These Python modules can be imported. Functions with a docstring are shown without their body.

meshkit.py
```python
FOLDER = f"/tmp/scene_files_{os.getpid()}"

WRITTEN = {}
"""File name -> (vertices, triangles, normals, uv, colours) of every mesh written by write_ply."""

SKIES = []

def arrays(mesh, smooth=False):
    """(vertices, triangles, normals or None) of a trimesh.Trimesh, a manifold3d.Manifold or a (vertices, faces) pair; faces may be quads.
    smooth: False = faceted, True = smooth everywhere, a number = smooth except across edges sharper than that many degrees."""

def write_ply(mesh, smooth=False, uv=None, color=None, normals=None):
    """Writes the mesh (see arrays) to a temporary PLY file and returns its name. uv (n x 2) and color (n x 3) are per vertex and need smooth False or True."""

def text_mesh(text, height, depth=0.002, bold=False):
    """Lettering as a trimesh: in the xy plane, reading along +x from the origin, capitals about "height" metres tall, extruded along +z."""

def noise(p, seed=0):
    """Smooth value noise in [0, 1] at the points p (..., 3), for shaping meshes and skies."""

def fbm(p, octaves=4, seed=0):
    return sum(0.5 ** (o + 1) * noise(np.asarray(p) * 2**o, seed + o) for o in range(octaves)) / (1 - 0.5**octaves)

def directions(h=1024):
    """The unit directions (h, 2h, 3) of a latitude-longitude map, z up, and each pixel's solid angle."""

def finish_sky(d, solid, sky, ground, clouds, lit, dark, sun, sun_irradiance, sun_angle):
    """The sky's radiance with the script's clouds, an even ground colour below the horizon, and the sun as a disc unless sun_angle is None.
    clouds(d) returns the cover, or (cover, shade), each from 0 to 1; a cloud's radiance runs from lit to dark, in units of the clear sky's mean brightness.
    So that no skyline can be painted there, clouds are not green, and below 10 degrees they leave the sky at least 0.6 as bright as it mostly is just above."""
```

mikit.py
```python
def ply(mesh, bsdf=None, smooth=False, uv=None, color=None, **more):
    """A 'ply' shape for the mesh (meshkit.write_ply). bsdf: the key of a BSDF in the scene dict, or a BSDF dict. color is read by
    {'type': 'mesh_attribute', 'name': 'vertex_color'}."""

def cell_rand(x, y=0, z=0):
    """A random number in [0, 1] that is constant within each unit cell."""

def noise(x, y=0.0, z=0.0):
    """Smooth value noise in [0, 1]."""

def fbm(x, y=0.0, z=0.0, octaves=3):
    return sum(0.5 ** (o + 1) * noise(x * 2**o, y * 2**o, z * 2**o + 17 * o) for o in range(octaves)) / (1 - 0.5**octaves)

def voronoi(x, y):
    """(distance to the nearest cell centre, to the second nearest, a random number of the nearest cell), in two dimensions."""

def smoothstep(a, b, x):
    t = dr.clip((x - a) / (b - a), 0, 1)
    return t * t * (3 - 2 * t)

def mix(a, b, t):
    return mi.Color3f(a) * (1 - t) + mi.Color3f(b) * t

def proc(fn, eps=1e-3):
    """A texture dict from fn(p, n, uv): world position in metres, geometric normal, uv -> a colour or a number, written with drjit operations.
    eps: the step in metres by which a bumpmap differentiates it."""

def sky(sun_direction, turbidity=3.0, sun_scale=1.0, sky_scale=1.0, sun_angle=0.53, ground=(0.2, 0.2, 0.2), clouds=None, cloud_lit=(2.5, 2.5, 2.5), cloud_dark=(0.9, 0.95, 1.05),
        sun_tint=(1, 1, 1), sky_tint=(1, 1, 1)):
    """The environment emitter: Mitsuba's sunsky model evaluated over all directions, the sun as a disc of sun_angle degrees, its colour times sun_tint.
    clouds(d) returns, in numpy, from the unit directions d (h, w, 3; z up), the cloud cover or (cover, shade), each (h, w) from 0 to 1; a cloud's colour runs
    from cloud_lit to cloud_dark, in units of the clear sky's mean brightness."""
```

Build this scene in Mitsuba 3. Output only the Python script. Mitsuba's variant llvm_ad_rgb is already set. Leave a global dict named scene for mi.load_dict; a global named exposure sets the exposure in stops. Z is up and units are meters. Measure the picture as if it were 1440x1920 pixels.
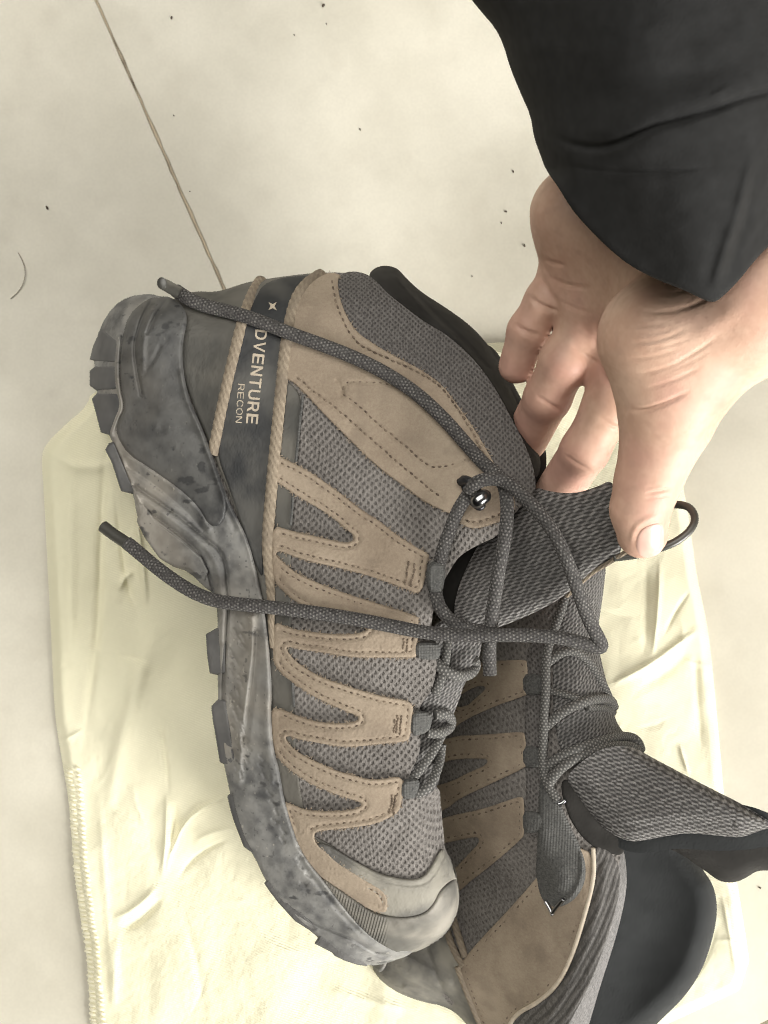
import math, numpy as np, trimesh, shapely, mitsuba as mi, drjit as dr, mikit, meshkit
from shapely.geometry import Polygon
from scipy.spatial import Delaunay, cKDTree
from scipy.interpolate import RBFInterpolator
from scipy.ndimage import map_coordinates
from mikit import proc, noise, fbm, voronoi, cell_rand, smoothstep, mix

T = mi.ScalarTransform4f
rng = np.random.default_rng(7)
scene, labels = {}, {}

# ------------------------------------------------------------------ camera, lamps, exposure
D, F = 0.52, 960 / math.tan(math.radians(29))          # camera height over the floor; focal length in photo pixels
scene['camera'] = {'type': 'perspective', 'fov': 58, 'fov_axis': 'y', 'near_clip': 0.01, 'far_clip': 20,
                   'to_world': T().look_at(origin=[0, 0, D], target=[0, 0, 0], up=[0, 1, 0])}
exposure = 0.0


def lamp(key, origin, target, w, h, rgb, label):
    scene[key] = {'type': 'rectangle', 'to_world': T().look_at(origin=origin, target=target, up=[0, 0, 1]) @ T().scale([w / 2, h / 2, 1]),
                  'emitter': {'type': 'area', 'radiance': {'type': 'rgb', 'value': rgb}}}
    labels[key] = {'label': label, 'category': 'unseen_light', 'kind': 'structure'}


lamp('unseen_light', [1.75, -1.5, 1.1], [0, 0, 0.1], 1.05, 1.25, [33.5, 32.9, 31.0], 'large bright light out of view beyond the lower right corner')  # out of view, placed to light the shoes from the lower right
lamp('unseen_light_001', [-0.5, 0.9, 2.6], [0, 0, 0.1], 2.4, 2.4, [4.85, 4.72, 4.35], 'unseen pale panel high above, standing in for ambient room light')  # unseen overhead panel, stands in for the ambient light of the room


# ------------------------------------------------------------------ helpers
def P(u, v, z):
    """A measured point of the place: photo position and height over the floor -> metres."""
    u, v, z = np.broadcast_arrays(*(np.asarray(a, float) for a in (u, v, z)))
    s = (D - z) / F
    return np.stack([(u - 720) * s, (960 - v) * s, z], -1)


def dense(pts, step=2.0, closed=False):
    p = np.asarray(pts, float)
    if closed:
        p = np.vstack([p, p[:1]])
    seg = np.linalg.norm(np.diff(p, axis=0), axis=1)
    t = np.r_[0, np.cumsum(seg)]
    n = max(int(t[-1] / step), 4 if closed else 1)
    s = np.linspace(0, t[-1], n + 1)
    q = np.stack([np.interp(s, t, p[:, k]) for k in range(p.shape[1])], 1)
    return q[:-1] if closed else q


def chaikin(pts, it=2, closed=True):
    p = np.asarray(pts, float)
    for _ in range(it):
        if closed:
            q = np.roll(p, -1, 0)
            p = np.stack([.75 * p + .25 * q, .25 * p + .75 * q], 1).reshape(-1, p.shape[1])
        else:
            q = np.stack([.75 * p[:-1] + .25 * p[1:], .25 * p[:-1] + .75 * p[1:]], 1).reshape(-1, p.shape[1])
            p = np.vstack([p[:1], q, p[-1:]])
    return p


def spline(pts, step=2.0):
    return dense(chaikin(pts, 3, False), step)


def dist(line, step=1.5, closed=False):
    tree = cKDTree(dense(line, step, closed)[:, :2])
    return lambda u, v: tree.query(np.stack([np.ravel(u), np.ravel(v)], 1), workers=-1)[0].reshape(np.shape(u))


class Field:
    """Height of a side of a thing over the floor, from measured heights; soft = outlines where it rounds off."""
    G = 5

    def __init__(self, ctrl, soft=(), smoothing=0.0):
        c = np.asarray(ctrl, float)
        self.u0, self.v0 = -300, -300
        U, V = np.meshgrid(np.arange(-300, 1800, self.G), np.arange(-300, 2300, self.G), indexing='ij')
        f = RBFInterpolator(c[:, :2] / 500, c[:, 2], kernel='thin_plate_spline', smoothing=smoothing)
        lo, hi = c[:, :2].min(0) - 130, c[:, :2].max(0) + 130
        Z = np.full(U.shape, c[:, 2].mean())
        m = (U > lo[0]) & (U < hi[0]) & (V > lo[1]) & (V < hi[1])
        Z[m] = f(np.stack([U[m], V[m]], 1) / 500)
        self.Z = Z
        self.soft = [(dist(chaikin(l, 2, False)), r, R) for l, r, R in soft]

    def raw(self, u, v):
        return map_coordinates(self.Z, [(np.asarray(u) - self.u0) / self.G, (np.asarray(v) - self.v0) / self.G], order=1, mode='nearest')

    def __call__(self, u, v):
        z = self.raw(u, v)
        for d, r, R in self.soft:
            t = np.clip(d(u, v) / r, 0, 1)
            z = z - R * (1 - np.sqrt(np.maximum(1 - (1 - t) ** 2, 0)))
        return z


def fill(poly, h, rings=(1.2, 3.0)):
    """Points and triangles of a polygon: its edge, rings just inside it and a jittered grid within."""
    loops = [dense(np.array(r.coords)[:-1], h, True) for r in [poly.exterior, *poly.interiors]]
    B = np.vstack(loops)
    extra = []
    for g in rings:
        q = poly.buffer(-g)
        for part in getattr(q, 'geoms', [q]):
            if part.is_empty:
                continue
            for r in [part.exterior, *part.interiors]:
                if r.length > 3 * h:
                    extra.append(dense(np.array(r.coords)[:-1], h, True))
    x0, y0, x1, y1 = poly.bounds
    X, Y = np.meshgrid(np.arange(x0, x1, h), np.arange(y0, y1, h * 0.866))
    X[1::2] += h / 2
    g = np.stack([X.ravel(), Y.ravel()], 1)
    inner = poly.buffer(-((rings[-1] if rings else 0) + 0.6 * h))
    shapely.prepare(inner)
    g = g[shapely.contains_xy(inner, g[:, 0], g[:, 1])]
    pts = np.vstack([B, *extra, g])
    pts += np.random.default_rng(1).normal(0, 1e-4, pts.shape)
    tri = Delaunay(pts).simplices
    c = pts[tri].mean(1)
    big = poly.buffer(0.02)
    shapely.prepare(big)
    ok = shapely.contains_xy(big, c[:, 0], c[:, 1])
    a, b, d = pts[tri[:, 0]], pts[tri[:, 1]], pts[tri[:, 2]]
    area = (b[:, 0] - a[:, 0]) * (d[:, 1] - a[:, 1]) - (b[:, 1] - a[:, 1]) * (d[:, 0] - a[:, 0])
    ok &= np.abs(area) > 1e-3
    tri = tri[ok]
    tri[area[ok] > 0] = tri[area[ok] > 0][:, ::-1]          # photo v runs down: flip so that faces look up
    return pts, tri, [len(l) for l in loops]


def poly_of(pts, smooth=2, holes=()):
    p = Polygon(chaikin(pts, smooth) if smooth else pts, [chaikin(h, smooth) for h in holes]).buffer(0)
    return max(p.geoms, key=lambda g: g.area) if p.geom_type != 'Polygon' else p


def add(key, mesh, mat, smooth=True, uv=None, **lab):
    scene[key] = mikit.ply(mesh, mat, smooth=smooth, uv=uv)
    if lab:
        labels[key] = {('category' if k == 'cat' else k): x for k, x in lab.items()}


def sheet(poly, S, off, h=3.0, edge=5.0, wall=0.3, relief=None, depth=0.004, under=None, rough=0.0):
    """A piece lying on the field S, off metres thick, its edge rounded over 'edge' pixels; closed downwards by a skirt, or by a
    rounded underside under=(thickness, radius)."""
    if isinstance(poly, (list, np.ndarray)):
        poly = poly_of(poly)
    pts, tri, loops = fill(poly, h, [r for r in (1.0, 2.6, 5.0) if r < edge * 1.1] if edge > 1 else ())
    u, v = pts[:, 0], pts[:, 1]
    tree = cKDTree(np.vstack([dense(np.array(r.coords)[:-1], 1.0, True) for r in [poly.exterior, *poly.interiors]]))
    d = tree.query(pts, workers=-1)[0]
    t = np.clip(d / max(edge, 1e-6), 0, 1)
    base = S(u, v)
    z = base + off * (wall + (1 - wall) * np.sqrt(1 - (1 - t) ** 2))
    if relief is not None:
        z = z + relief(u, v) * np.clip(d / 3, 0, 1)
    top = P(u, v, z)
    n, V, Fc = len(pts), [top], [tri]
    nb = sum(loops)
    if under:
        zb = base[:nb].copy()
        Tt, r = under
        edge_z = cKDTree(pts[:nb])
        k = edge_z.query(pts)[1]
        t2 = np.clip(d / r, 0, 1)
        lowz = np.minimum(base[:nb][k] - Tt * np.sqrt(1 - (1 - t2) ** 2), base - .35 * Tt * np.sqrt(t2))
        lowz = np.maximum(lowz, np.minimum(0.004, base - 0.001))
        V.append(P(u, v, lowz))
        Fc.append(tri[:, ::-1] + n)
        low_idx = np.arange(nb) + n
        base_n = 2 * n
        V += [top[:nb], P(u[:nb], v[:nb], lowz[:nb])]
    else:
        base_n = n
        V += [top[:nb], P(u[:nb], v[:nb], np.maximum(base[:nb] - depth, 0.0006))]
    at = 0
    for m in loops:
        i = np.arange(m) + at
        j = np.roll(i, -1)
        a, b, c, e = i + base_n, j + base_n, j + base_n + nb, i + base_n + nb
        Fc += [np.stack([a, b, c], 1), np.stack([a, c, e], 1)]
        at += m
    return trimesh.Trimesh(np.vstack(V), np.vstack(Fc), process=False)


def lines(*specs, fade=0.0, sharp=False):
    """Relief of ridges (a > 0) and grooves (a < 0): each (polyline, a metres, w pixels); fade: the share of its length over which
    each end dies away."""
    ds = []
    for l, a, w in specs:
        q = dense(chaikin(l, 2, False), 1.5)
        ds.append((cKDTree(q), len(q), a, w))

    def f(u, v):
        x = np.stack([np.ravel(u), np.ravel(v)], 1)
        z = np.zeros(len(x))
        for tree, n, a, w in ds:
            d, i = tree.query(x, workers=-1, distance_upper_bound=3.2 * w)
            m = np.isfinite(d)
            k = a * (np.exp(-1.25 * np.sqrt((d[m] / w) ** 2 + .012)) if sharp else np.exp(-(d[m] / w) ** 2))
            if fade:
                t = np.clip(np.minimum(i[m], n - 1 - i[m]) / (fade * n), 0, 1)
                k = k * t * t * (3 - 2 * t)
            z[m] += k
        return z.reshape(np.shape(u))
    return f


def tube(pts3, r, sides=14, flat=1.0, twist=None, caps=True):
    """A tube through points in metres; returns mesh and uv (turn, length in metres)."""
    p = np.asarray(pts3, float)
    r = np.broadcast_to(r, (len(p),))
    t = np.gradient(p, axis=0)
    t /= np.linalg.norm(t, axis=1, keepdims=True) + 1e-12
    up = np.array([0, 0, 1.0])
    a = np.cross(t, up)
    ln = np.linalg.norm(a, axis=1, keepdims=True)
    a = np.where(ln > 0.08, a / np.maximum(ln, 1e-9), np.nan)
    last = np.array([1.0, 0, 0])
    for i in range(len(a)):
        if np.isnan(a[i, 0]):
            a[i] = last - t[i] * (last @ t[i])
            a[i] /= np.linalg.norm(a[i])
        if i and a[i] @ last < 0:
            a[i] = -a[i]
        last = a[i]
    b = np.cross(t, a)
    s = np.r_[0, np.cumsum(np.linalg.norm(np.diff(p, axis=0), axis=1))]
    ang = np.arange(sides + 1) * 2 * np.pi / sides
    k = np.ones((len(p), sides + 1)) if twist is None else twist(ang[None, :], s[:, None])
    V = p[:, None] + (r[:, None] * k)[..., None] * (np.cos(ang)[None, :, None] * a[:, None] + flat * np.sin(ang)[None, :, None] * b[:, None])
    uv = np.stack(np.broadcast_arrays(ang[None, :] / (2 * np.pi), s[:, None]), -1)
    m = sides + 1
    i, j = np.meshgrid(np.arange(len(p) - 1), np.arange(sides), indexing='ij')
    q = np.stack([i * m + j, i * m + j + 1, (i + 1) * m + j + 1, (i + 1) * m + j], -1).reshape(-1, 4)
    Fc = [q[:, [0, 1, 2]], q[:, [0, 2, 3]]]
    V, uv = V.reshape(-1, 3), uv.reshape(-1, 2)
    if caps:
        for row, flip in ((0, False), (len(p) - 1, True)):
            c = len(V)
            V = np.vstack([V, p[row]])
            uv = np.vstack([uv, [[0, s[row]]]])
            jj = np.arange(sides) + row * m
            f = np.stack([np.full(sides, c), jj + 1, jj], 1)
            Fc.append(f[:, ::-1] if flip else f)
    mesh = trimesh.Trimesh(V, np.vstack(Fc), process=False)
    if mesh.volume < 0:
        mesh.faces = mesh.faces[:, ::-1]
    return mesh, uv


def strand(pts, r=13, step=2.5, flat=0.8, taper=None, **k):
    """A lace or cord through (u, v, z) points; r in photo pixels at its height."""
    q = spline(pts, step)
    p3 = P(q[:, 0], q[:, 1], q[:, 2])
    rad = r * (D - q[:, 2]) / F
    if taper is not None:
        rad = rad * taper(np.linspace(0, 1, len(q)))
    return tube(p3, rad, flat=flat, **k)


def on(S, line, off):
    l = np.asarray(line, float)
    return np.column_stack([l[:, :2], S(l[:, 0], l[:, 1]) + off])


def over(S, pts):
    """Lace points (u, v, height over the side of the shoe)."""
    a = np.asarray(pts, float)
    return np.column_stack([a[:, :2], S(a[:, 0], a[:, 1]) + a[:, 2]])


def stitches(S, line, off, gap=12.5, length=8.0, r=1.7):
    """Thread stitches along a line on the field: one small six-sided lozenge per stitch."""
    q = dense(chaikin(line, 2, False), 1.0)
    s = np.arange(len(q))
    out = []
    for c in np.arange(gap / 2, len(q) - gap / 2, gap):
        k = c + np.linspace(-length / 2, length / 2, 5)
        u, v = np.interp(k, s, q[:, 0]), np.interp(k, s, q[:, 1])
        jit = rng.normal(0, 0.5, 2)
        z = S(u, v) + off + 0.00035 * np.array([-1.6, 0.5, 1, 0.5, -1.6])
        m, _ = tube(P(u + jit[0], v + jit[1], z), r * (D - z) / F * np.array([.5, 1, 1.1, 1, .5]), sides=6)
        out.append(m)
    return trimesh.util.concatenate(out)


# ------------------------------------------------------------------ materials
def mat(key, color, rough=0.7, spec=0.4, bump=None, scale=1.0, eps=2e-4, sheen=0.0, metallic=0.0, coat=0.0, thin=False):
    c = proc(color) if callable(color) else {'type': 'rgb', 'value': list(color)}
    b = {'type': 'principled', 'base_color': c, 'roughness': rough, 'specular': spec, 'sheen': sheen, 'metallic': metallic, 'clearcoat': coat}
    if bump is not None:
        b = {'type': 'bumpmap', 'arbitrary': proc(bump, eps), 'scale': scale, 'bsdf': b}
    scene[key] = {'type': 'twosided', 'bsdf': b}


def c3(*a):
    return mi.Color3f(*a)


def tile_color(p, n, uv):
    a = fbm(p.x * 9, p.y * 9, p.z * 3 + 1.3, 4)
    b = fbm(p.x * 45, p.y * 45, 3.1, 3)
    c = mix((0.462, 0.434, 0.360), (0.580, 0.550, 0.468), smoothstep(0.25, 0.75, a * 0.7 + b * 0.3))
    c = c * (0.97 + 0.06 * fbm(p.x * 900, p.y * 900, 1, 2))
    c = mix(c, (0.36, 0.32, 0.25), 0.10 * smoothstep(0.55, 0.85, fbm(p.x * 75 + 2, p.y * 75, 9, 4)))
    return mix(c, (0.60, 0.55, 0.43), 0.35 * smoothstep(0.5, 0.8, fbm(p.x * 5 + 9, p.y * 5, 0.7, 3)))


mat('tile_mat', tile_color, 0.42, 0.35, lambda p, n, uv: fbm(p.x * 420, p.y * 420, 0.2, 3), 0.00012)
mat('grout_mat', lambda p, n, uv: mix((0.42, 0.36, 0.27), (0.12, 0.10, 0.08), smoothstep(0.48, 0.72, fbm(p.x * 60, p.y * 60, 0.4, 3))), 0.9, 0.1)


def weave(p):
    return dr.sin((p.x * 0.40 + p.y) * 4700 + 1.6 * noise(p.x * 260, p.y * 260, 0.3)) * 0.5 + 0.5


def cloth_color(p, n, uv):
    w = fbm(p.x * 16, p.y * 16, 2.2, 3)
    c = mix((0.775, 0.735, 0.535), (0.815, 0.78, 0.60), w)
    return c * (0.90 + 0.11 * weave(p) * (0.5 + 0.5 * noise(p.x * 900, p.y * 900, 0.3)) + 0.05 * (fbm(p.x * 1300, p.y * 1300, 5, 2) - 0.5))  # shade between the yarns is painted into the weave colour


def twill(p, n, uv):
    return weave(p) * (0.4 + 0.6 * noise(p.x * 900, p.y * 900, 0.3)) + 1.2 * fbm(p.x * 300, p.y * 300, 1.1, 3)


mat('cloth_mat', cloth_color, 0.85, 0.12, twill, 0.00042)
mat('overlock_mat', (0.80, 0.765, 0.60), 0.85, 0.1)


def rubber_color(p, n, uv):
    a = fbm(p.x * 34, p.y * 34, p.z * 34, 5)
    b = fbm(p.x * 170 + 5, p.y * 170, p.z * 60, 4)
    c = mix((0.060, 0.060, 0.062), (0.225, 0.22, 0.21), smoothstep(0.30, 0.68, a * 0.48 + b * 0.52))
    c = mix(c, (0.27, 0.24, 0.20), 0.6 * smoothstep(0.48, 0.72, fbm(p.x * 21 + 3.3, p.y * 21, p.z * 12 + 4, 5)))
    c = mix(c, (0.035, 0.035, 0.037), 0.75 * smoothstep(0.66, 0.74, fbm(p.x * 150 + 11, p.y * 210, 3.3, 3)))
    s = fbm(p.x * 620, p.y * 480, 7.7, 2)
    c = mix(c, (0.40, 0.37, 0.32), 0.5 * smoothstep(0.70, 0.82, s) * smoothstep(0.4, 0.65, a))
    return mix(c, (0.05, 0.05, 0.05), 0.5 * smoothstep(0.30, 0.20, fbm(p.x * 700 + 3, p.y * 560, 1.7, 2)))


def rubber_bump(p, n, uv):
    return fbm(p.x * 300, p.y * 300, p.z * 300, 4) + 0.5 * fbm(p.x * 1500, p.y * 1500, 2.0, 2)


mat('rubber_mat', rubber_color, 0.62, 0.35, rubber_bump, 0.00032)
mat('rubber_dark_mat', lambda p, n, uv: mix(rubber_color(p, n, uv) * 0.55, (0.035, 0.036, 0.038), 0.35), 0.55, 0.4, rubber_bump, 0.00025)
mat('lug_mat', lambda p, n, uv: mix((0.05, 0.05, 0.052), (0.15, 0.145, 0.14), fbm(p.x * 90, p.y * 90, p.z * 90, 4)), 0.7, 0.3, rubber_bump, 0.0004)
mat('toe_mat', lambda p, n, uv: mix((0.10, 0.096, 0.089), (0.25, 0.234, 0.20), smoothstep(0.3, 0.7, fbm(p.x * 60, p.y * 60, p.z * 60, 5))), 0.78, 0.35, rubber_bump, 0.0005)


def rib_bump(p, n, uv):
    m = smoothstep(0.0, 0.010, -(p.x - 0.004))
    return dr.sin((p.x * 0.97 - p.y * 0.2) * 5000) * 0.55 * m + 0.7 * fbm(p.x * 300, p.y * 300, 1, 3)


mat('bumper_mat', lambda p, n, uv: mix((0.10, 0.096, 0.087), (0.255, 0.235, 0.203), smoothstep(0.3, 0.68, fbm(p.x * 38, p.y * 38, p.z * 38 + 2, 5))), 0.6, 0.35, rib_bump, 0.0009)
mat('olive_mat', lambda p, n, uv: mix((0.052, 0.051, 0.047), (0.118, 0.110, 0.096), smoothstep(0.25, 0.75, fbm(p.x * 50, p.y * 50, p.z * 50, 5))), 0.65, 0.35, rubber_bump, 0.0005)
mat('band_mat', lambda p, n, uv: mix((0.024, 0.025, 0.027), (0.085, 0.082, 0.076), smoothstep(0.35, 0.8, fbm(p.x * 55, p.y * 55, 3, 4))), 0.6, 0.35, rubber_bump, 0.0004)


def suede_color(p, n, uv):
    a = fbm(p.x * 40, p.y * 40, p.z * 40, 4)
    b = fbm(p.x * 1500, p.y * 1500, 0.5, 3)
    c = mix((0.20, 0.157, 0.118), (0.325, 0.266, 0.205), smoothstep(0.2, 0.8, a * 0.62 + b * 0.38))
    return mix(c, (0.15, 0.118, 0.092), 0.35 * smoothstep(0.5, 0.75, fbm(p.x * 95 + 7, p.y * 95, p.z * 60, 4)))


def suede_bump(p, n, uv):
    return fbm(p.x * 1100, p.y * 1100, p.z * 500, 3) + 0.6 * fbm(p.x * 120, p.y * 120, 4, 3)


mat('suede_mat', suede_color, 0.85, 0.15, suede_bump, 0.0004, sheen=0.4)
mat('thread_mat', lambda p, n, uv: mix((0.07, 0.052, 0.04), (0.20, 0.155, 0.115), noise(p.x * 500, p.y * 500, 1)), 0.8, 0.2)

KS = 0.0034


def hex_hole(x, y, s=KS, r1=0.25, r0=0.10):
    """0..1: how deep a point lies in the nearest eyelet of the knit (staggered, slightly wavering rows)."""
    f = None
    x, y = x + 0.16 * s * dr.sin(y * 260 + x * 90), y + 0.16 * s * dr.sin(x * 310 + y * 70)
    for row in (0.0, 0.5):
        fx, fy = x / s + row, y / s + row
        dx, dy = (fx - dr.floor(fx) - 0.5) * 1.2, (fy - dr.floor(fy) - 0.5) * 0.92
        q = smoothstep(r1, r0, dr.sqrt(dx * dx + dy * dy))
        f = q if f is None else dr.maximum(f, q)
    return f


def eyelets(p):
    """The same eyelets for shaping the mesh, in numpy."""
    x, y = p[..., 0], p[..., 1]
    x, y = x + 0.16 * KS * np.sin(y * 260 + x * 90), y + 0.16 * KS * np.sin(x * 310 + y * 70)
    best = 0
    for row in (0.0, 0.5):
        fx, fy = x / KS + row, y / KS + row
        dx, dy = (fx - np.floor(fx) - .5) * 1.2, (fy - np.floor(fy) - .5) * .92
        t = np.clip((0.29 - np.hypot(dx, dy)) / 0.2, 0, 1)
        best = np.maximum(best, t * t * (3 - 2 * t))
    return best


def yarn(p):
    return 0.6 * noise(p.x * 3000 + 0.8 * dr.sin(p.y * 1700), p.y * 800, 1) + 0.4 * fbm(p.x * 1400, p.y * 1400, 2, 2)


def knit_color(p, n, uv):
    h = hex_hole(p.x, p.y) * (0.55 + 0.45 * noise(p.x * 300, p.y * 300, 6))
    a = fbm(p.x * 30, p.y * 30, 0.4, 4)
    c = mix((0.062, 0.056, 0.052), (0.255, 0.236, 0.222), 0.68 * yarn(p) + 0.32 * smoothstep(0.25, 0.75, a))
    return mix(c, (0.034, 0.031, 0.030), 0.52 * h)


mat('knit_mat', knit_color, 0.85, 0.15, lambda p, n, uv: (1 - hex_hole(p.x, p.y)) + 0.7 * yarn(p), 0.0007, eps=1.5e-4, sheen=0.2)
FK = 0.0025
mat('collar_knit_mat', lambda p, n, uv: mix(mix((0.06, 0.055, 0.053), (0.18, 0.168, 0.16), yarn(p)), (0.028, 0.026, 0.026), 0.6 * hex_hole(p.x, p.y, FK, 0.30, 0.10)), 0.85, 0.15,
    lambda p, n, uv: (1 - hex_hole(p.x, p.y, FK, 0.30, 0.1)) + 0.8 * yarn(p), 0.0006, eps=1.5e-4, sheen=0.2)


def ribs(p):
    t = (p.x * 0.927 - p.y * 0.376) / 0.0025
    return 0.5 + 0.5 * dr.sin(6.283 * t + 0.25 * dr.sin(p.y * 300))


mat('collar_rib_mat', lambda p, n, uv: mix(mix((0.05, 0.047, 0.045), (0.165, 0.155, 0.148), yarn(p)), (0.035, 0.033, 0.032), 0.55 * smoothstep(0.55, 0.1, ribs(p))), 0.85, 0.15, lambda p, n, uv: ribs(p) + 0.9 * yarn(p), 0.0003, eps=1.5e-4, sheen=0.2)
mat('roll_mat', lambda p, n, uv: mix((0.07, 0.068, 0.068), (0.20, 0.19, 0.188), yarn(p)), 0.9, 0.1, lambda p, n, uv: yarn(p), 0.0005, eps=1.5e-4, sheen=0.3)


def rib_knit(ax, ay, period, long):
    """Ribbed tongue knit: wavering threads along the direction (ax, ay), each raised in staggered dashes."""
    def h(p):
        s, t = p.x * ax + p.y * ay, -p.x * ay + p.y * ax
        t = t + 0.5 * period * noise(p.x * 170, p.y * 170, 2)
        row = dr.floor(t / period)
        f = s / long + 0.5 * (row - 2 * dr.floor(row / 2)) + 0.35 * cell_rand(row, 3) + 0.5 * noise(s * 240, row * 3.1, 4)
        fs = f - dr.floor(f) - 0.5
        ft = t / period - row - 0.5 + 0.16 * dr.sin(6.283 * f)
        k = smoothstep(0.46, 0.16, dr.abs(ft)) * (0.35 + 0.65 * smoothstep(0.50, 0.22, dr.abs(fs)))
        return k * (0.6 + 0.4 * cell_rand(dr.floor(f), row, 8))
    return h


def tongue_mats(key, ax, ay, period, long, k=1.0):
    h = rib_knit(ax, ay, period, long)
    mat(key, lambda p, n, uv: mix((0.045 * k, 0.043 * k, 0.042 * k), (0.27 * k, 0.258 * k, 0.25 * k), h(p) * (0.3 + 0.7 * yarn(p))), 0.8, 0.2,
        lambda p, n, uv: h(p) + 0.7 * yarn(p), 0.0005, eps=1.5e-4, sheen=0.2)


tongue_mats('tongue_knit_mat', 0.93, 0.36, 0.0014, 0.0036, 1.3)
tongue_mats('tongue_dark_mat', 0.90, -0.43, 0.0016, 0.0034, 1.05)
tongue_mats('lacing_knit_mat', 0.8, 0.6, 0.0015, 0.0028, 1.05)
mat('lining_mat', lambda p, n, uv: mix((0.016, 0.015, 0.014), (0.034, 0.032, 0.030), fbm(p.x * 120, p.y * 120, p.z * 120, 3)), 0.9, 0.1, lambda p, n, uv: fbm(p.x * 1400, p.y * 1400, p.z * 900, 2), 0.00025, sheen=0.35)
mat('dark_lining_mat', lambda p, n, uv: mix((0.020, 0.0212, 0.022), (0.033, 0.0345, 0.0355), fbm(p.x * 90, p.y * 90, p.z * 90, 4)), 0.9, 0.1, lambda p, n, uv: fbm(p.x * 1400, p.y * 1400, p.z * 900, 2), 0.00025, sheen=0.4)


def lace_pick(uv, n_around=11.0, pitch=0.0014):
    row = dr.floor(uv.y / pitch)
    f = uv.x * n_around + 0.5 * (row - 2 * dr.floor(row / 2))
    fx, fy = f - dr.floor(f) - 0.5, uv.y / pitch - row - 0.5
    return smoothstep(0.42, 0.14, dr.sqrt(fx * fx * 1.1 + fy * fy)), cell_rand(dr.floor(f), row, 5)


def lace_color(p, n, uv):
    k, r = lace_pick(uv)
    c = mix((0.028, 0.026, 0.026), (0.080, 0.076, 0.074), noise(uv.x * 40, uv.y * 1800, 1))
    return mix(c, (0.26, 0.248, 0.235), k * (0.12 + 0.66 * r))


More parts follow.
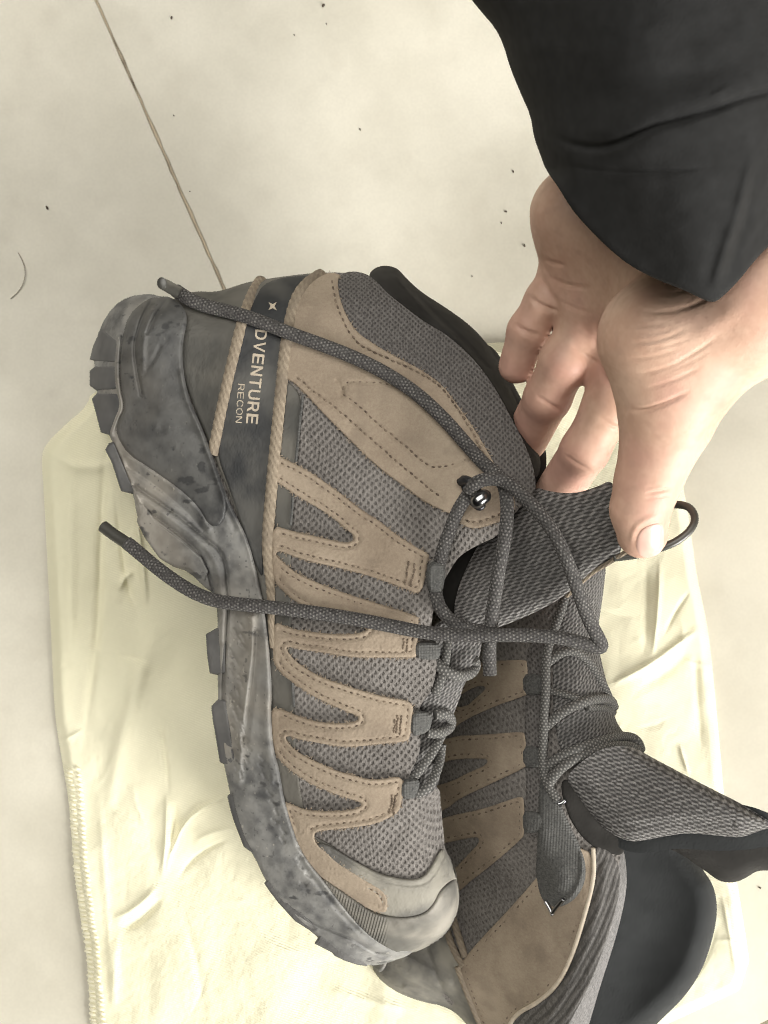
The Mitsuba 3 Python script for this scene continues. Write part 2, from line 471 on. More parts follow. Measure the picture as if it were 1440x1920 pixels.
mat('lace_mat', lace_color, 0.75, 0.25, lambda p, n, uv: lace_pick(uv)[0], 0.0004, eps=1.5e-4, sheen=0.2)
mat('fine_lace_mat', lambda p, n, uv: mix((0.07, 0.068, 0.065), (0.26, 0.25, 0.235), lace_pick(uv, 7.0, 0.0013)[0] * 0.8), 0.75, 0.25, lambda p, n, uv: lace_pick(uv, 7.0, 0.0013)[0], 0.0003, eps=1.5e-4)
mat('aglet_mat', (0.05, 0.048, 0.042), 0.35, 0.5, coat=0.4)
mat('webbing_mat', lambda p, n, uv: mix((0.05, 0.05, 0.05), (0.12, 0.118, 0.112), noise(p.x * 2000, p.y * 2000, p.z * 800)), 0.8, 0.2, lambda p, n, uv: dr.sin(p.x * 5200) + dr.sin(p.y * 5200), 0.0001)


def plait(uv):
    """Two plaited strands: slanting yarns that change side at the middle of the cord."""
    s = dr.abs(uv.x * 4 - 1) - dr.floor(dr.abs(uv.x * 4 - 1) / 2) * 2
    return dr.sin(uv.y * 1500 + s * 5.0) * 0.5 + 0.5


def cord_color(p, n, uv):
    c = mix((0.165, 0.134, 0.10), (0.32, 0.265, 0.203), 0.55 * plait(uv) + 0.45 * noise(uv.x * 60, uv.y * 2200, 1))
    return mix(c, (0.17, 0.14, 0.11), 0.6 * smoothstep(0.4, 0.75, fbm(p.x * 90, p.y * 90, 1, 3)))


mat('cord_mat', cord_color, 0.85, 0.15, lambda p, n, uv: plait(uv) + 0.4 * noise(uv.x * 60, uv.y * 2200, 1), 0.00028, eps=1.5e-4)
mat('metal_mat', (0.33, 0.33, 0.34), 0.22, 0.5, metallic=1.0)
mat('dark_metal_mat', (0.06, 0.06, 0.065), 0.3, 0.5, metallic=0.7)
mat('print_mat', lambda p, n, uv: mix((0.50, 0.43, 0.34), (0.36, 0.31, 0.25), fbm(p.x * 500, p.y * 500, 1, 2)), 0.7, 0.3)
mat('sleeve_mat', lambda p, n, uv: mix((0.018, 0.018, 0.018), (0.027, 0.027, 0.0275), fbm(p.x * 260, p.y * 260, p.z * 260, 3)), 1.0, 0.02, lambda p, n, uv: fbm(p.x * 1500, p.y * 1500, p.z * 1500, 2), 0.00012, sheen=0.4)


def skin_color(p, n, uv):
    a = fbm(p.x * 70, p.y * 70, p.z * 70, 3)
    b = fbm(p.x * 500, p.y * 500, p.z * 500, 3)
    c = mix((0.495, 0.305, 0.222), (0.595, 0.405, 0.302), smoothstep(0.25, 0.75, a * 0.7 + b * 0.3))
    c = mix(c, (0.50, 0.255, 0.215), 0.42 * smoothstep(0.42, 0.78, fbm(p.x * 52 + 4, p.y * 52, p.z * 52, 4)))
    c = mix(c, (0.42, 0.26, 0.20), 0.25 * smoothstep(0.55, 0.75, fbm(p.x * 240, p.y * 240, p.z * 240 + 5, 3)))
    return mix(c, (0.47, 0.25, 0.215), 0.35 * smoothstep(0.150, 0.125, p.z))          # blood-red finger ends


def skin_bump(p, n, uv):
    d, e, _ = voronoi((p.x + p.y * 0.4) * 1100, (p.y - p.x * 0.4) * 800)
    return (e - d) * 0.6 + fbm(p.x * 500, p.y * 500, p.z * 500, 3)


mat('skin_mat', skin_color, 0.5, 0.35, skin_bump, 0.00010, sheen=0.1)
mat('nail_mat', lambda p, n, uv: mix((0.58, 0.36, 0.30), (0.64, 0.43, 0.36), fbm(p.x * 300, p.y * 120, p.z * 100, 2)), 0.35, 0.45, coat=0.15)
mat('crumb_mat', (0.075, 0.062, 0.05), 0.9, 0.1)
mat('hair_mat', (0.24, 0.20, 0.16), 0.5, 0.4)

# ------------------------------------------------------------------ the floor: big beige tiles with thin grout joints
A0, A1 = P(180, 0, 0), P(416, 532, 0)
along = (A1 - A0)[:2] / np.linalg.norm((A1 - A0)[:2])
across = np.array([-along[1], along[0]])                # towards the picture's right
if across[0] < 0:
    across = -across
TS, GAP = 0.80, 0.0013
m = trimesh.creation.box((4.4, 4.4, 0.02))
m.apply_translation((0, 0, -0.0122))
add('floor', m, 'grout_mat', False, label='beige tiled floor with thin stained joints', kind='structure')
ntile = 0
for i in range(-3, 3):
    for j in range(-3, 3):
        c = shapely.box(0, 0, TS - GAP, TS - GAP)
        ring = dense(np.array(c.exterior.coords)[:-1], 0.004, True)
        V, Fc = [], []
        wob = (meshkit.noise(np.column_stack([ring * 160, np.full(len(ring), i * 7 + j)])) - 0.5) * 0.0008
        cen = ring.mean(0)
        dirn = (cen - ring) / np.linalg.norm(cen - ring, axis=1, keepdims=True)
        r0 = ring + dirn * wob[:, None]
        n = len(ring)
        lev = [(r0, -0.006), (r0, -0.0009), (r0 + dirn * 0.0004, -0.0002), (r0 + dirn * 0.0012, 0.0)]
        for q, z in lev:
            w = A0[:2] + np.outer(q[:, 1] + j * TS - 0.12, along) + np.outer(q[:, 0] + i * TS + GAP / 2, across)
            V.append(np.column_stack([w, np.full(n, z)]))
        V.append(V[-1].mean(0)[None])
        k = np.arange(n)
        k2 = np.roll(k, -1)
        for a in range(len(lev) - 1):
            Fc += [np.stack([k + a * n, k2 + a * n, k2 + (a + 1) * n], 1), np.stack([k + a * n, k2 + (a + 1) * n, k + (a + 1) * n], 1)]
        Fc.append(np.stack([k + 3 * n, k2 + 3 * n, np.full(n, 4 * n)], 1))
        m = trimesh.Trimesh(np.vstack(V), np.vstack(Fc), process=False)
        if m.face_normals[-1][2] < 0:
            m.faces = m.faces[:, ::-1]
        add('floor__tile' + (f'_{ntile:03d}' if ntile else ''), m, 'tile_mat', 25)
        ntile += 1

crumbs = [(606, 11, 4, 'crumb near the top edge of the floor above the shoes'), (552, 66, 2, 'smaller of two specks below the topmost crumb'), (612, 45, 2, 'tiny speck just under the topmost crumb'),
          (322, 34, 3.4, 'thin dark curved crumb beside the tile joint at the top'), (89, 390, 4, 'dark round crumb left of the tile joint'), (326, 217, 2, 'tiny speck right of the tile joint halfway down'),
          (356, 359, 1.6, 'tiny speck close beside the lower tile joint'), (675, 243, 2.6, 'pale grey smudge crumb in the middle of the upper floor'), (962, 322, 3, 'dark crumb left of the sleeve cuff'),
          (948, 397, 3, 'dark crumb beside the heel of the hand, upper of two close ones'), (940, 418, 2, 'tiny speck beside the heel of the hand, lower of two close ones'), (983, 461, 3.4, 'elongated dark crumb beside the little finger'),
          (885, 518, 2, 'tiny speck above the black shoe collar'), (1424, 1664, 3, 'dark crumb at the lower right edge under the loose tongue')]
for k, (u, v, r, lab) in enumerate(crumbs):
    m = trimesh.creation.icosphere(2, 1.0)
    a = rng.uniform(0, 6.28)
    m.vertices *= 1 + 0.5 * (meshkit.noise(m.vertices * 1.7 + k * 5) - 0.5)[:, None]
    m.apply_scale([r * 0.9, r * 0.52, r * 0.45])
    m.apply_transform(trimesh.transformations.rotation_matrix(a, [0, 0, 1]))
    m.apply_scale(D / F)
    m.apply_translation(P(u, v, 0) + [0, 0, r * 0.5 * D / F])
    add('crumb' + (f'_{k:03d}' if k else ''), m, 'crumb_mat', True, label=lab, cat='crumb', group='dark crumbs on the floor tiles')
m, _ = strand([(34, 474, .0006), (43, 490, .0008), (48, 512, .0016), (44, 532, .001), (34, 548, .0006), (20, 560, .0006)], r=0.65, sides=6)
add('hair', m, 'hair_mat', True, label='short curved hair lying on the floor at the left edge', cat='hair')

# ------------------------------------------------------------------ the cream cloth bag under the shoes
bag = [(172, 730), (163, 762), (122, 796), (86, 832), (77, 856), (82, 921), (90, 1080), (98, 1234), (101, 1312), (105, 1357), (116, 1425), (129, 1500), (137, 1612), (150, 1725), (161, 1762), (171, 1925), (180, 2060),
       (900, 2060), (1240, 1925), (1300, 1898), (1380, 1860), (1387, 1856), (1390, 1848), (1404, 1806), (1405, 1800), (1404, 1792), (1396, 1740), (1385, 1670), (1358, 1500), (1350, 1400), (1335, 1240), (1325, 1165), (1306, 1080), (1296, 1000), (1280, 905), (1240, 690), (1100, 640), (930, 640), (600, 670), (300, 720)]
bag_folds = (
    ([(205, 770), (196, 860), (190, 1000), (186, 1150), (172, 1290), (152, 1420)], -0.0050, 17), ([(150, 830), (130, 900), (132, 1100), (132, 1300)], 0.0052, 32), ([(250, 930), (262, 1010), (272, 1100), (276, 1150)], 0.0065, 11),
    ([(215, 920), (228, 1020), (240, 1110), (268, 1165)], -0.004, 12), ([(300, 1150), (275, 1230), (245, 1320), (215, 1440), (195, 1560)], 0.0070, 36), ([(255, 1070), (235, 1080), (222, 1110)], 0.006, 14),
    ([(300, 1330), (305, 1390), (314, 1440), (316, 1500)], -0.0028, 7), ([(312, 1480), (312, 1560), (306, 1620), (303, 1655)], 0.0050, 9), ([(308, 1650), (322, 1590), (350, 1535), (395, 1505), (440, 1488)], 0.0048, 7),
    ([(332, 1650), (352, 1620), (390, 1590), (440, 1568)], -0.0032, 9), ([(360, 1580), (400, 1560), (450, 1550)], 0.003, 14), ([(300, 1655), (270, 1690), (235, 1715), (205, 1725)], 0.0042, 14), ([(310, 1675), (280, 1710), (245, 1738), (215, 1735)], -0.0048, 16),
    ([(330, 1500), (328, 1560), (318, 1620)], -0.0035, 11), ([(220, 1740), (215, 1800), (212, 1900)], 0.004, 20), ([(340, 1700), (370, 1800), (385, 1920)], -0.002, 20), ([(186, 1440), (190, 1560), (200, 1700), (215, 1920)], 0.002, 16),
    ([(1238, 1040), (1234, 1140), (1228, 1200), (1222, 1245)], 0.0038, 10), ([(1212, 1040), (1212, 1140), (1210, 1240)], -0.0028, 16), ([(1324, 1172), (1280, 1200), (1225, 1243), (1170, 1272), (1130, 1290)], 0.0052, 14),
    ([(1300, 1215), (1250, 1260), (1190, 1300)], -0.003, 24), ([(1330, 1180), (1336, 1300), (1346, 1420), (1352, 1520)], 0.0050, 13), ([(1304, 1200), (1306, 1300), (1318, 1430)], -0.0028, 16), ([(1300, 1100), (1270, 1140), (1240, 1200)], -0.0022, 8),
    ([(1272, 1390), (1284, 1430), (1294, 1460)], 0.0035, 6), ([(1350, 1660), (1370, 1760), (1384, 1850)], 0.0025, 9), ([(1372, 1660), (1392, 1790)], 0.003, 12), ([(1345, 1720), (1330, 1790), (1290, 1850)], -0.002, 12),
    ([(90, 850), (150, 880), (230, 870)], 0.004, 26), ([(110, 1390), (135, 1380), (160, 1365)], 0.002, 6), ([(600, 1850), (700, 1880), (800, 1900)], 0.003, 20), ([(930, 660), (1040, 780), (1090, 900)], 0.002, 20))
bag_lines = lines(*[(l, a * .50, w * 1.3) for l, a, w in bag_folds], fade=.4, sharp=True)
brng = np.random.default_rng(21)
bag_small = []
for _ in range(70):
    c, a, L = brng.uniform((90, 760), (1380, 1900)), brng.uniform(0, 6.28), brng.uniform(40, 150)
    k = np.array([math.cos(a), math.sin(a)]) * L / 2
    o = np.array([-k[1], k[0]]) * brng.uniform(-.3, .3)
    bag_small.append(([c - k, c + o, c + k], brng.choice([-1, 1]) * brng.uniform(.0004, .0012), brng.uniform(4, 11)))
bag_small = lines(*bag_small, fade=.4, sharp=True)
bag_fine = lines(*[(l, a * .25, w * .40) for l, a, w in bag_folds], fade=.3)


def bag_z(u, v):
    w = meshkit.fbm(np.stack([u / 170, v / 230, np.zeros_like(u)], -1), 3, 5) - 0.5
    f = meshkit.fbm(np.stack([u / 40, v / 60, np.zeros_like(u)], -1), 2, 9) - 0.5
    return np.maximum(0.0070 + 0.010 * w + 0.0016 * f + bag_lines(u, v) + bag_fine(u, v) + bag_small(u, v), 0.0012)


flat0 = lambda u, v: np.zeros(np.shape(u))
bag_poly = poly_of(bag, 2)
edge_d = dist(np.array(bag_poly.exterior.coords), 2.0)
bag_S = lambda u, v: bag_z(u, v) * (0.30 + 0.70 * smooth01(edge_d(u, v) / 20))
smooth01 = lambda t: (lambda q: q * q * (3 - 2 * q))(np.clip(t, 0, 1))
m = sheet(bag_poly, bag_S, 0.0008, h=3.0, edge=4, depth=0.02)
add('dust_bag', m, 'cloth_mat', True, label='creased cream cloth dust bag lying flat under both shoes', cat='cloth bag')
# overlocked hem at the lower left edge: two rows of thread loops
hem = []
edge_line = spline([(134, 1442), (139, 1500), (147, 1612), (160, 1725), (170, 1770), (181, 1935)], 1.0)
t_ = np.gradient(edge_line, axis=0)
for s in np.arange(0, len(edge_line) - 1, 9.0):
    c, t = edge_line[int(s)], t_[int(s)]
    t = t / np.linalg.norm(t)
    nrm = np.array([-t[1], t[0]])
    if nrm[0] < 0:
        nrm = -nrm
    for o0, o1 in ((-9, 3), (6, 17)):
        q = [c + nrm * o + t * k for o, k in ((o0, 0), ((o0 + o1) / 2, 2.2), (o1, 4))]
        j = rng.normal(0, 1.1, 2)
        pts = np.array([[a[0] + j[0], a[1] + j[1]] for a in q])
        z = bag_S(pts[:, 0], pts[:, 1]) + np.array([0.0006, 0.0016, 0.0006])
        m, _ = tube(P(pts[:, 0], pts[:, 1], z), np.array([0.0006, 0.00095, 0.0006]) * rng.uniform(.8, 1.2), sides=7)
        hem.append(m)
add('dust_bag__hem_stitching', trimesh.util.concatenate(hem), 'overlock_mat', True, label='overlocked cream thread along the left hem', kind='stuff')

# ------------------------------------------------------------------ the second shoe, lying half under the first
HT = 'hiking_shoe_001'
labels[HT] = {'label': 'shaded hiking shoe underneath, lying on the cloth with its loose tongue pointing right', 'category': 'shoe', 'group': 'pair of worn hiking shoes'}
r_sil = [(1100, 1040), (1137, 1061), (1134, 1086), (1130, 1122), (1122, 1171), (1122, 1214), (1136, 1275), (1148, 1309), (1150, 1340), (1166, 1372), (1200, 1400), (1215, 1420)]
heel2 = [(690, 1780), (696, 1814), (712, 1838), (749, 1864), (796, 1880), (833, 1886), (865, 1906), (900, 1960), (960, 2010)]
S2 = Field([(700, 1300, .012), (720, 1600, .012), (700, 1800, .020), (760, 1860, .028), (860, 1890, .034), (840, 1500, .028), (860, 1300, .032), (860, 1700, .030), (930, 1250, .058), (985, 1270, .082), (985, 1400, .086), (980, 1530, .088), (930, 1600, .058), (930, 1780, .054), (1050, 1750, .088), (1100, 1680, .098), (1150, 1650, .098),
            (1050, 1900, .084), (1000, 1990, .062), (900, 1960, .036), (1000, 1150, .078), (1080, 1120, .082), (1130, 1150, .076), (1040, 1300, .095), (1100, 1300, .097), (1140, 1320, .092), (1035, 1450, .095), (1180, 1390, .092), (1000, 1050, .068)],
           [(r_sil, 60, .028), (heel2, 60, .014)])
up2 = [(700, 1250), (760, 1130), (860, 1060), (1000, 1030), (1100, 1040), (1137, 1061), (1134, 1086), (1130, 1122), (1122, 1171), (1122, 1214), (1136, 1275), (1148, 1309), (1150, 1340), (1166, 1372), (1200, 1400), (1210, 1430), (1170, 1520), (1160, 1640), (1120, 1780), (1068, 1915), (1030, 2000), (960, 2000), (900, 1950), (865, 1905), (833, 1885), (796, 1879), (749, 1863), (712, 1837), (696, 1813), (690, 1700), (690, 1400)]


def knit2_relief(u, v):
    return -0.0003 * eyelets(P(u, v, S2.raw(u, v)))


add(HT + '__knit_upper', sheet(poly_of(up2, 1), S2, 0.0, h=3.0, edge=0, relief=knit2_relief, under=(0.05, 80)), 'knit_mat', True, label='dark eyelet knit of the upper')
sole2 = [(640, 1300), (700, 1180), (800, 1090), (850, 1100), (760, 1220), (740, 1400), (740, 1600), (745, 1740), (720, 1830), (696, 1812), (660, 1760), (640, 1600)]
add(HT + '__midsole', sheet(poly_of(sole2, 2), S2, .004, h=4, edge=8, under=(.04, 20)), 'rubber_mat', True)
heel_cup = [(690, 1740), (696, 1812), (712, 1838), (749, 1864), (796, 1880), (833, 1886), (866, 1907), (905, 1965), (912, 1935), (885, 1870), (856, 1800), (838, 1745), (800, 1690), (730, 1690)]
add(HT + '__heel_overlay', sheet(poly_of(heel_cup, 2), S2, .0014, h=3, edge=4, relief=lines(([(712, 1800), (760, 1835), (800, 1850), (850, 1880)], -.0014, 6), ([(740, 1780), (790, 1810), (840, 1840)], .0012, 8), ([(760, 1850), (800, 1862), (830, 1872)], .001, 5), ([(800, 1780), (830, 1860), (850, 1890)], -.0009, 5))), 'toe_mat', True, label='dusty grey smooth heel cup')
for k, l in enumerate(([(836, 1738), (842, 1760), (856, 1792), (869, 1812)], [(850, 1722), (856, 1745), (866, 1775), (872, 1795)], [(858, 1812), (872, 1850), (888, 1890), (905, 1930), (925, 1975)])):
    m, uv = strand(on(S2, l, .0022), 6.5, sides=12, twist=lambda a, s: 1 + .04 * np.sin(2 * a - s * 1500))
    add(HT + '__braided_cord' + (f'_{k:03d}' if k else ''), m, 'cord_mat', True, uv)
q2 = [(859, 1811), (900, 1762), (950, 1710), (997, 1657), (1035, 1610), (1075, 1585), (1112, 1600), (1115, 1642), (1098, 1711), (1072, 1796), (1045, 1848), (1008, 1880), (967, 1901), (951, 1930), (940, 1985), (925, 1975), (897, 1920), (872, 1850)]
add(HT + '__suede_quarter', sheet(poly_of(q2, 1), S2, .0026, h=2.8, edge=4, wall=.55, relief=lines(([(925, 1800), (950, 1740), (985, 1720), (1035, 1745), (1040, 1790), (1015, 1830), (960, 1850), (920, 1830), (925, 1800)], -.0007, 14), ([(985, 1765), (990, 1800)], .0016, 40))), 'suede_mat', True, label='brown suede ankle panel with a pressed oval')
m, uv = strand(on(S2, [(1112, 1590), (1115, 1642), (1098, 1711), (1072, 1796), (1045, 1848), (1008, 1880), (967, 1901), (951, 1930), (942, 1985)], .0028), 4.2, sides=10)
add(HT + '__suede_quarter__pale_edge', m, 'print_mat', True, uv, label='pale raw edge of the ankle panel')
forks = [[(840, 1262), (870, 1250), (904, 1241), (950, 1238), (984, 1237), (989, 1242), (990, 1300), (986, 1304), (928, 1324), (872, 1349), (840, 1375), (800, 1385), (800, 1350), (840, 1320), (871, 1328), (900, 1302), (911, 1292), (909, 1286), (893, 1286), (860, 1305), (820, 1320), (800, 1300)],
         [(800, 1400), (850, 1380), (900, 1378), (950, 1374), (980, 1372), (985, 1378), (988, 1432), (985, 1439), (928, 1466), (863, 1496), (836, 1518), (800, 1530), (800, 1478), (845, 1466), (880, 1448), (912, 1434), (915, 1426), (908, 1422), (870, 1422), (840, 1426), (800, 1440)],
         [(800, 1548), (837, 1531), (906, 1517), (960, 1498), (978, 1493), (983, 1500), (983, 1562), (980, 1571), (928, 1617), (867, 1664), (845, 1690), (800, 1700), (800, 1650), (850, 1632), (880, 1600), (899, 1580), (897, 1571), (890, 1569), (850, 1577), (800, 1590)]]
for k, l in enumerate(forks):
    fp = poly_of(l, 1)
    add(HT + '__suede_fork' + (f'_{k:03d}' if k else ''), sheet(fp, S2, .0026, h=2.8, edge=4, wall=.55), 'suede_mat', True)
stl = []
for l in forks:
    r = dense(np.array(poly_of(l, 1).buffer(-8).exterior.coords), 3.0)
    stl.append(stitches(S2, r[r[:, 0] > 835], .0019))
stl.append(stitches(S2, np.array(poly_of(q2, 1).buffer(-10).exterior.coords), .0019))
add(HT + '__stitching', trimesh.util.concatenate(stl), 'thread_mat', True, label='dark stitching along the suede panels', kind='stuff')

# eyestay webbing band down the lacing, throat, collar
stay = [(988, 1200), (1024, 1190), (1030, 1300), (1026, 1420), (1036, 1500), (1020, 1560), (990, 1580), (985, 1450), (984, 1300)]
add(HT + '__eyestay', sheet(poly_of(stay, 2), S2, .0016, h=2.8, edge=8, relief=lines(([(1006, 1210), (1010, 1400), (1012, 1540)], -.0012, 6))), 'collar_knit_mat', True, label='dark knit strip under the lacing')
for k, y in enumerate((1262, 1398, 1520)):
    l = [(978, y), (1008, y + 2), (1020, y + 12), (1020, y + 34), (1008, y + 42), (980, y + 42)]
    add(HT + '__lace_loop' + (f'_{k:03d}' if k else ''), sheet(poly_of(l, 1), S2, .0036, h=2.6, edge=8, wall=.3, depth=.008), 'webbing_mat', True)
tab = [(1014, 1450), (1030, 1462), (1048, 1500), (1068, 1548), (1090, 1590), (1102, 1625), (1097, 1662), (1076, 1692), (1042, 1706), (1014, 1692), (1003, 1645), (1008, 1580), (1010, 1500)]
add(HT + '__hook_tab', sheet(poly_of(tab, 2), S2, .0034, h=2.6, edge=8, relief=lines(([(1020, 1560), (1030, 1620)], .0008, 14), ([(1046, 1640), (1052, 1650)], .0032, 24), ([(1090, 1600), (1092, 1640), (1074, 1682), (1046, 1696)], .0010, 4))), 'webbing_mat', True, label='dark tab with a rounded bump above its hook')
for k, (a, b, c) in enumerate((((1022, 1690), (1030, 1702), (1036, 1716)), ((1034, 1714), (1042, 1702), (1056, 1686)), ((1046, 1508), (1054, 1506), (1060, 1500)))):
    m, uv = strand(on(S2, [a, b, c], .0055), 3.4, sides=12, step=1.2)
    add(HT + '__hook_edge' + (f'_{k:03d}' if k else ''), m, 'metal_mat', True, label='shiny edge of the metal lace hook')
collar2 = [(1095, 1600), (1120, 1585), (1150, 1600), (1164, 1637), (1160, 1680), (1148, 1730), (1128, 1790), (1100, 1860), (1066, 1920), (1030, 1995), (935, 1995), (950, 1925), (965, 1900), (1007, 1879), (1044, 1847), (1070, 1796), (1096, 1711), (1112, 1642)]
add(HT + '__collar_band', sheet(poly_of(collar2, 2), S2, .0018, h=2.8, edge=12, relief=lines(([(1138, 1620), (1125, 1700), (1090, 1800), (1040, 1890), (1000, 1960)], .0012, 9), ([(1122, 1620), (1108, 1700), (1078, 1790), (1030, 1880)], -.0009, 5))), 'collar_rib_mat', True, label='padded ribbed knit band round the collar')
RL = Field([(1150, 1600, .090), (1170, 1650, .090), (1150, 1750, .086), (1100, 1880, .078), (1060, 1990, .066), (1200, 1650, .070), (1130, 1900, .062)], [([(1178, 1590), (1178, 1645), (1170, 1700), (1150, 1775), (1125, 1850), (1105, 1920), (1080, 1995)], 24, .014)])
roll = [(1135, 1570), (1168, 1580), (1177, 1645), (1170, 1700), (1150, 1775), (1125, 1850), (1105, 1920), (1080, 1995), (1020, 1995), (1066, 1912), (1100, 1855), (1126, 1788), (1146, 1730), (1158, 1680), (1160, 1637)]
add(HT + '__collar_roll', sheet(poly_of(roll, 2), RL, .001, h=2.6, edge=6, under=(.02, 16)), 'roll_mat', True, label='grey rolled lip of the collar')
IL = Field([(1110, 1580, .060), (1180, 1640, .055), (1150, 1780, .050), (1100, 1920, .048), (1250, 1600, .056), (1320, 1640, .062), (1340, 1720, .063), (1300, 1850, .060), (1240, 1920, .056), (1250, 1760, .050), (1200, 1850, .048), (1180, 1980, .05)],
           [([(1290, 1590), (1320, 1634), (1336, 1656), (1345, 1692), (1343, 1730), (1331, 1780), (1311, 1830), (1281, 1872), (1250, 1902), (1228, 1924), (1150, 1990)], 42, .022)])
inner = [(1090, 1560), (1150, 1530), (1250, 1560), (1300, 1600), (1320, 1634), (1336, 1656), (1345, 1692), (1343, 1730), (1331, 1780), (1311, 1830), (1281, 1872), (1250, 1902), (1228, 1924), (1150, 1990), (1060, 1995), (1090, 1900), (1130, 1780), (1150, 1680), (1150, 1620)]
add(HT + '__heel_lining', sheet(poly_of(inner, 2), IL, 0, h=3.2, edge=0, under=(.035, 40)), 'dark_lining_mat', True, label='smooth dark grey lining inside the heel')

# tongue: padding below, ribbed knit above
T2 = Field([(1065, 1450, 0.105), (1100, 1530, 0.107), (1200, 1440, 0.113), (1190, 1570, 0.115), (1300, 1500, 0.122), (1300, 1570, 0.121), (1420, 1530, 0.129), (1440, 1600, 0.125), (1560, 1570, 0.133)],
           [([(1061, 1466), (1083, 1500), (1113, 1535), (1147, 1565), (1177, 1578), (1199, 1579), (1251, 1568), (1294, 1562), (1380, 1572), (1401, 1568), (1440, 1553), (1475, 1545)], 40, .010), ([(1180, 1395), (1220, 1419), (1260, 1440), (1305, 1464), (1354, 1489), (1385, 1506), (1440, 1540), (1480, 1565)], 24, .012)])
pad = [(1075, 1490), (1100, 1540), (1121, 1557), (1156, 1588), (1186, 1600), (1229, 1597), (1272, 1590), (1337, 1596), (1400, 1594), (1440, 1587), (1500, 1580), (1480, 1540), (1380, 1500), (1200, 1500)]
add(HT + '__tongue_padding', sheet(poly_of(pad, 2), lambda u, v: T2.raw(u, v) - .013, 0, h=3, edge=0, under=(.01, 14)), 'dark_lining_mat', True, label='padded grey edge under the tongue')
back = [(1200, 1580), (1260, 1590), (1324, 1634), (1350, 1654), (1380, 1655), (1401, 1645), (1418, 1633), (1440, 1632), (1500, 1635), (1520, 1560), (1400, 1560)]
BF = Field([(1200, 1580, .086), (1350, 1650, .084), (1440, 1632, .092), (1400, 1560, .10), (1520, 1600, .1)], [([(1240, 1580), (1324, 1634), (1350, 1654), (1380, 1655), (1401, 1645), (1418, 1633), (1440, 1632), (1500, 1635)], 26, .01)])
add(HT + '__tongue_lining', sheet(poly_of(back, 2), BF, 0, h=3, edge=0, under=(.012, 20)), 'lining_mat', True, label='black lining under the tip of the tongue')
tg2 = [(1074, 1440), (1061, 1466), (1083, 1500), (1113, 1535), (1147, 1565), (1177, 1577), (1199, 1578), (1251, 1567), (1294, 1561), (1380, 1571), (1401, 1567), (1440, 1552), (1475, 1550), (1478, 1562), (1440, 1538), (1385, 1504), (1354, 1489), (1305, 1464), (1260, 1440), (1220, 1419), (1185, 1398), (1130, 1400)]
add(HT + '__tongue', sheet(poly_of(tg2, 2), T2, 0, h=2.4, edge=0, relief=lines(([(1080, 1465), (1110, 1500), (1160, 1545), (1190, 1550), (1290, 1540), (1370, 1545)], -.0012, 9)), under=(.012, 25)), 'tongue_dark_mat', True, label='long ribbed knit tongue reaching past the right edge')
vamp2 = [(1040, 1195), (1055, 1130), (1100, 1060), (1137, 1062), (1134, 1086), (1130, 1122), (1122, 1171), (1122, 1214), (1136, 1275), (1148, 1309), (1150, 1340), (1166, 1372), (1200, 1402), (1140, 1420), (1075, 1445), (1045, 1400), (1035, 1300)]
add(HT + '__lacing_knit', sheet(poly_of(vamp2, 2), S2, .0012, h=2.8, edge=6), 'lacing_knit_mat', True, label='coarse grey knit under the lacing')
throat2 = [(1046, 1462), (1078, 1462), (1125, 1540), (1172, 1580), (1168, 1606), (1135, 1598), (1104, 1584), (1068, 1540)]
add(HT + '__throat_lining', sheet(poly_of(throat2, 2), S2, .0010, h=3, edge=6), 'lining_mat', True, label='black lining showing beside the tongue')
l2 = [('upright lace along the eyestay', [(1066, 1100, .008), (1050, 1150, .006), (1031, 1203, .006), (1023, 1238, .006), (1024, 1294, .006), (1020, 1358, .006), (1017, 1436, .006), (1027, 1475, .006), (1046, 1500, .005)], 8.5),
      ('lace crossing the top of the knit', [(1024, 1246, .004), (1042, 1230, .004), (1061, 1221, .004), (1080, 1221, .004), (1104, 1239, .004), (1128, 1279, .004), (1143, 1311, .004), (1146, 1330, -.004)], 8.5),
      ('thin lace behind the second crossing', [(1024, 1294, .003), (1055, 1300, .003), (1090, 1313, .003), (1110, 1330, .001)], 7),
      ('second lace crossing', [(1020, 1366, .004), (1030, 1356, .004), (1057, 1333, .0045), (1096, 1314, .0045), (1130, 1309, .0045), (1146, 1313, .003), (1151, 1326, -.004)], 9.5),
      ('double of the second lace crossing', [(1100, 1326, .0025), (1130, 1326, .0025), (1150, 1336, -.002)], 7),
      ('third lace crossing at the foot of the tongue', [(1018, 1446, .005), (1030, 1434, .006), (1056, 1415, .006), (1100, 1398, .0065), (1147, 1384, .0065), (1178, 1380, .006), (1196, 1390, .002), (1201, 1405, -.006)], 9.5),
      ('double of the third lace crossing', [(1028, 1470, .006), (1050, 1440, .007), (1090, 1415, .007), (1140, 1400, .0065), (1180, 1398, .004), (1196, 1408, -.001)], 9.5)]
for k, (lab, pts, r) in enumerate(l2):
    m, uv = strand(over(S2, pts), r, step=2.0, sides=14, flat=.85)
    add(HT + '__lace' + (f'_{k:03d}' if k else ''), m, 'fine_lace_mat', True, uv, label=lab)

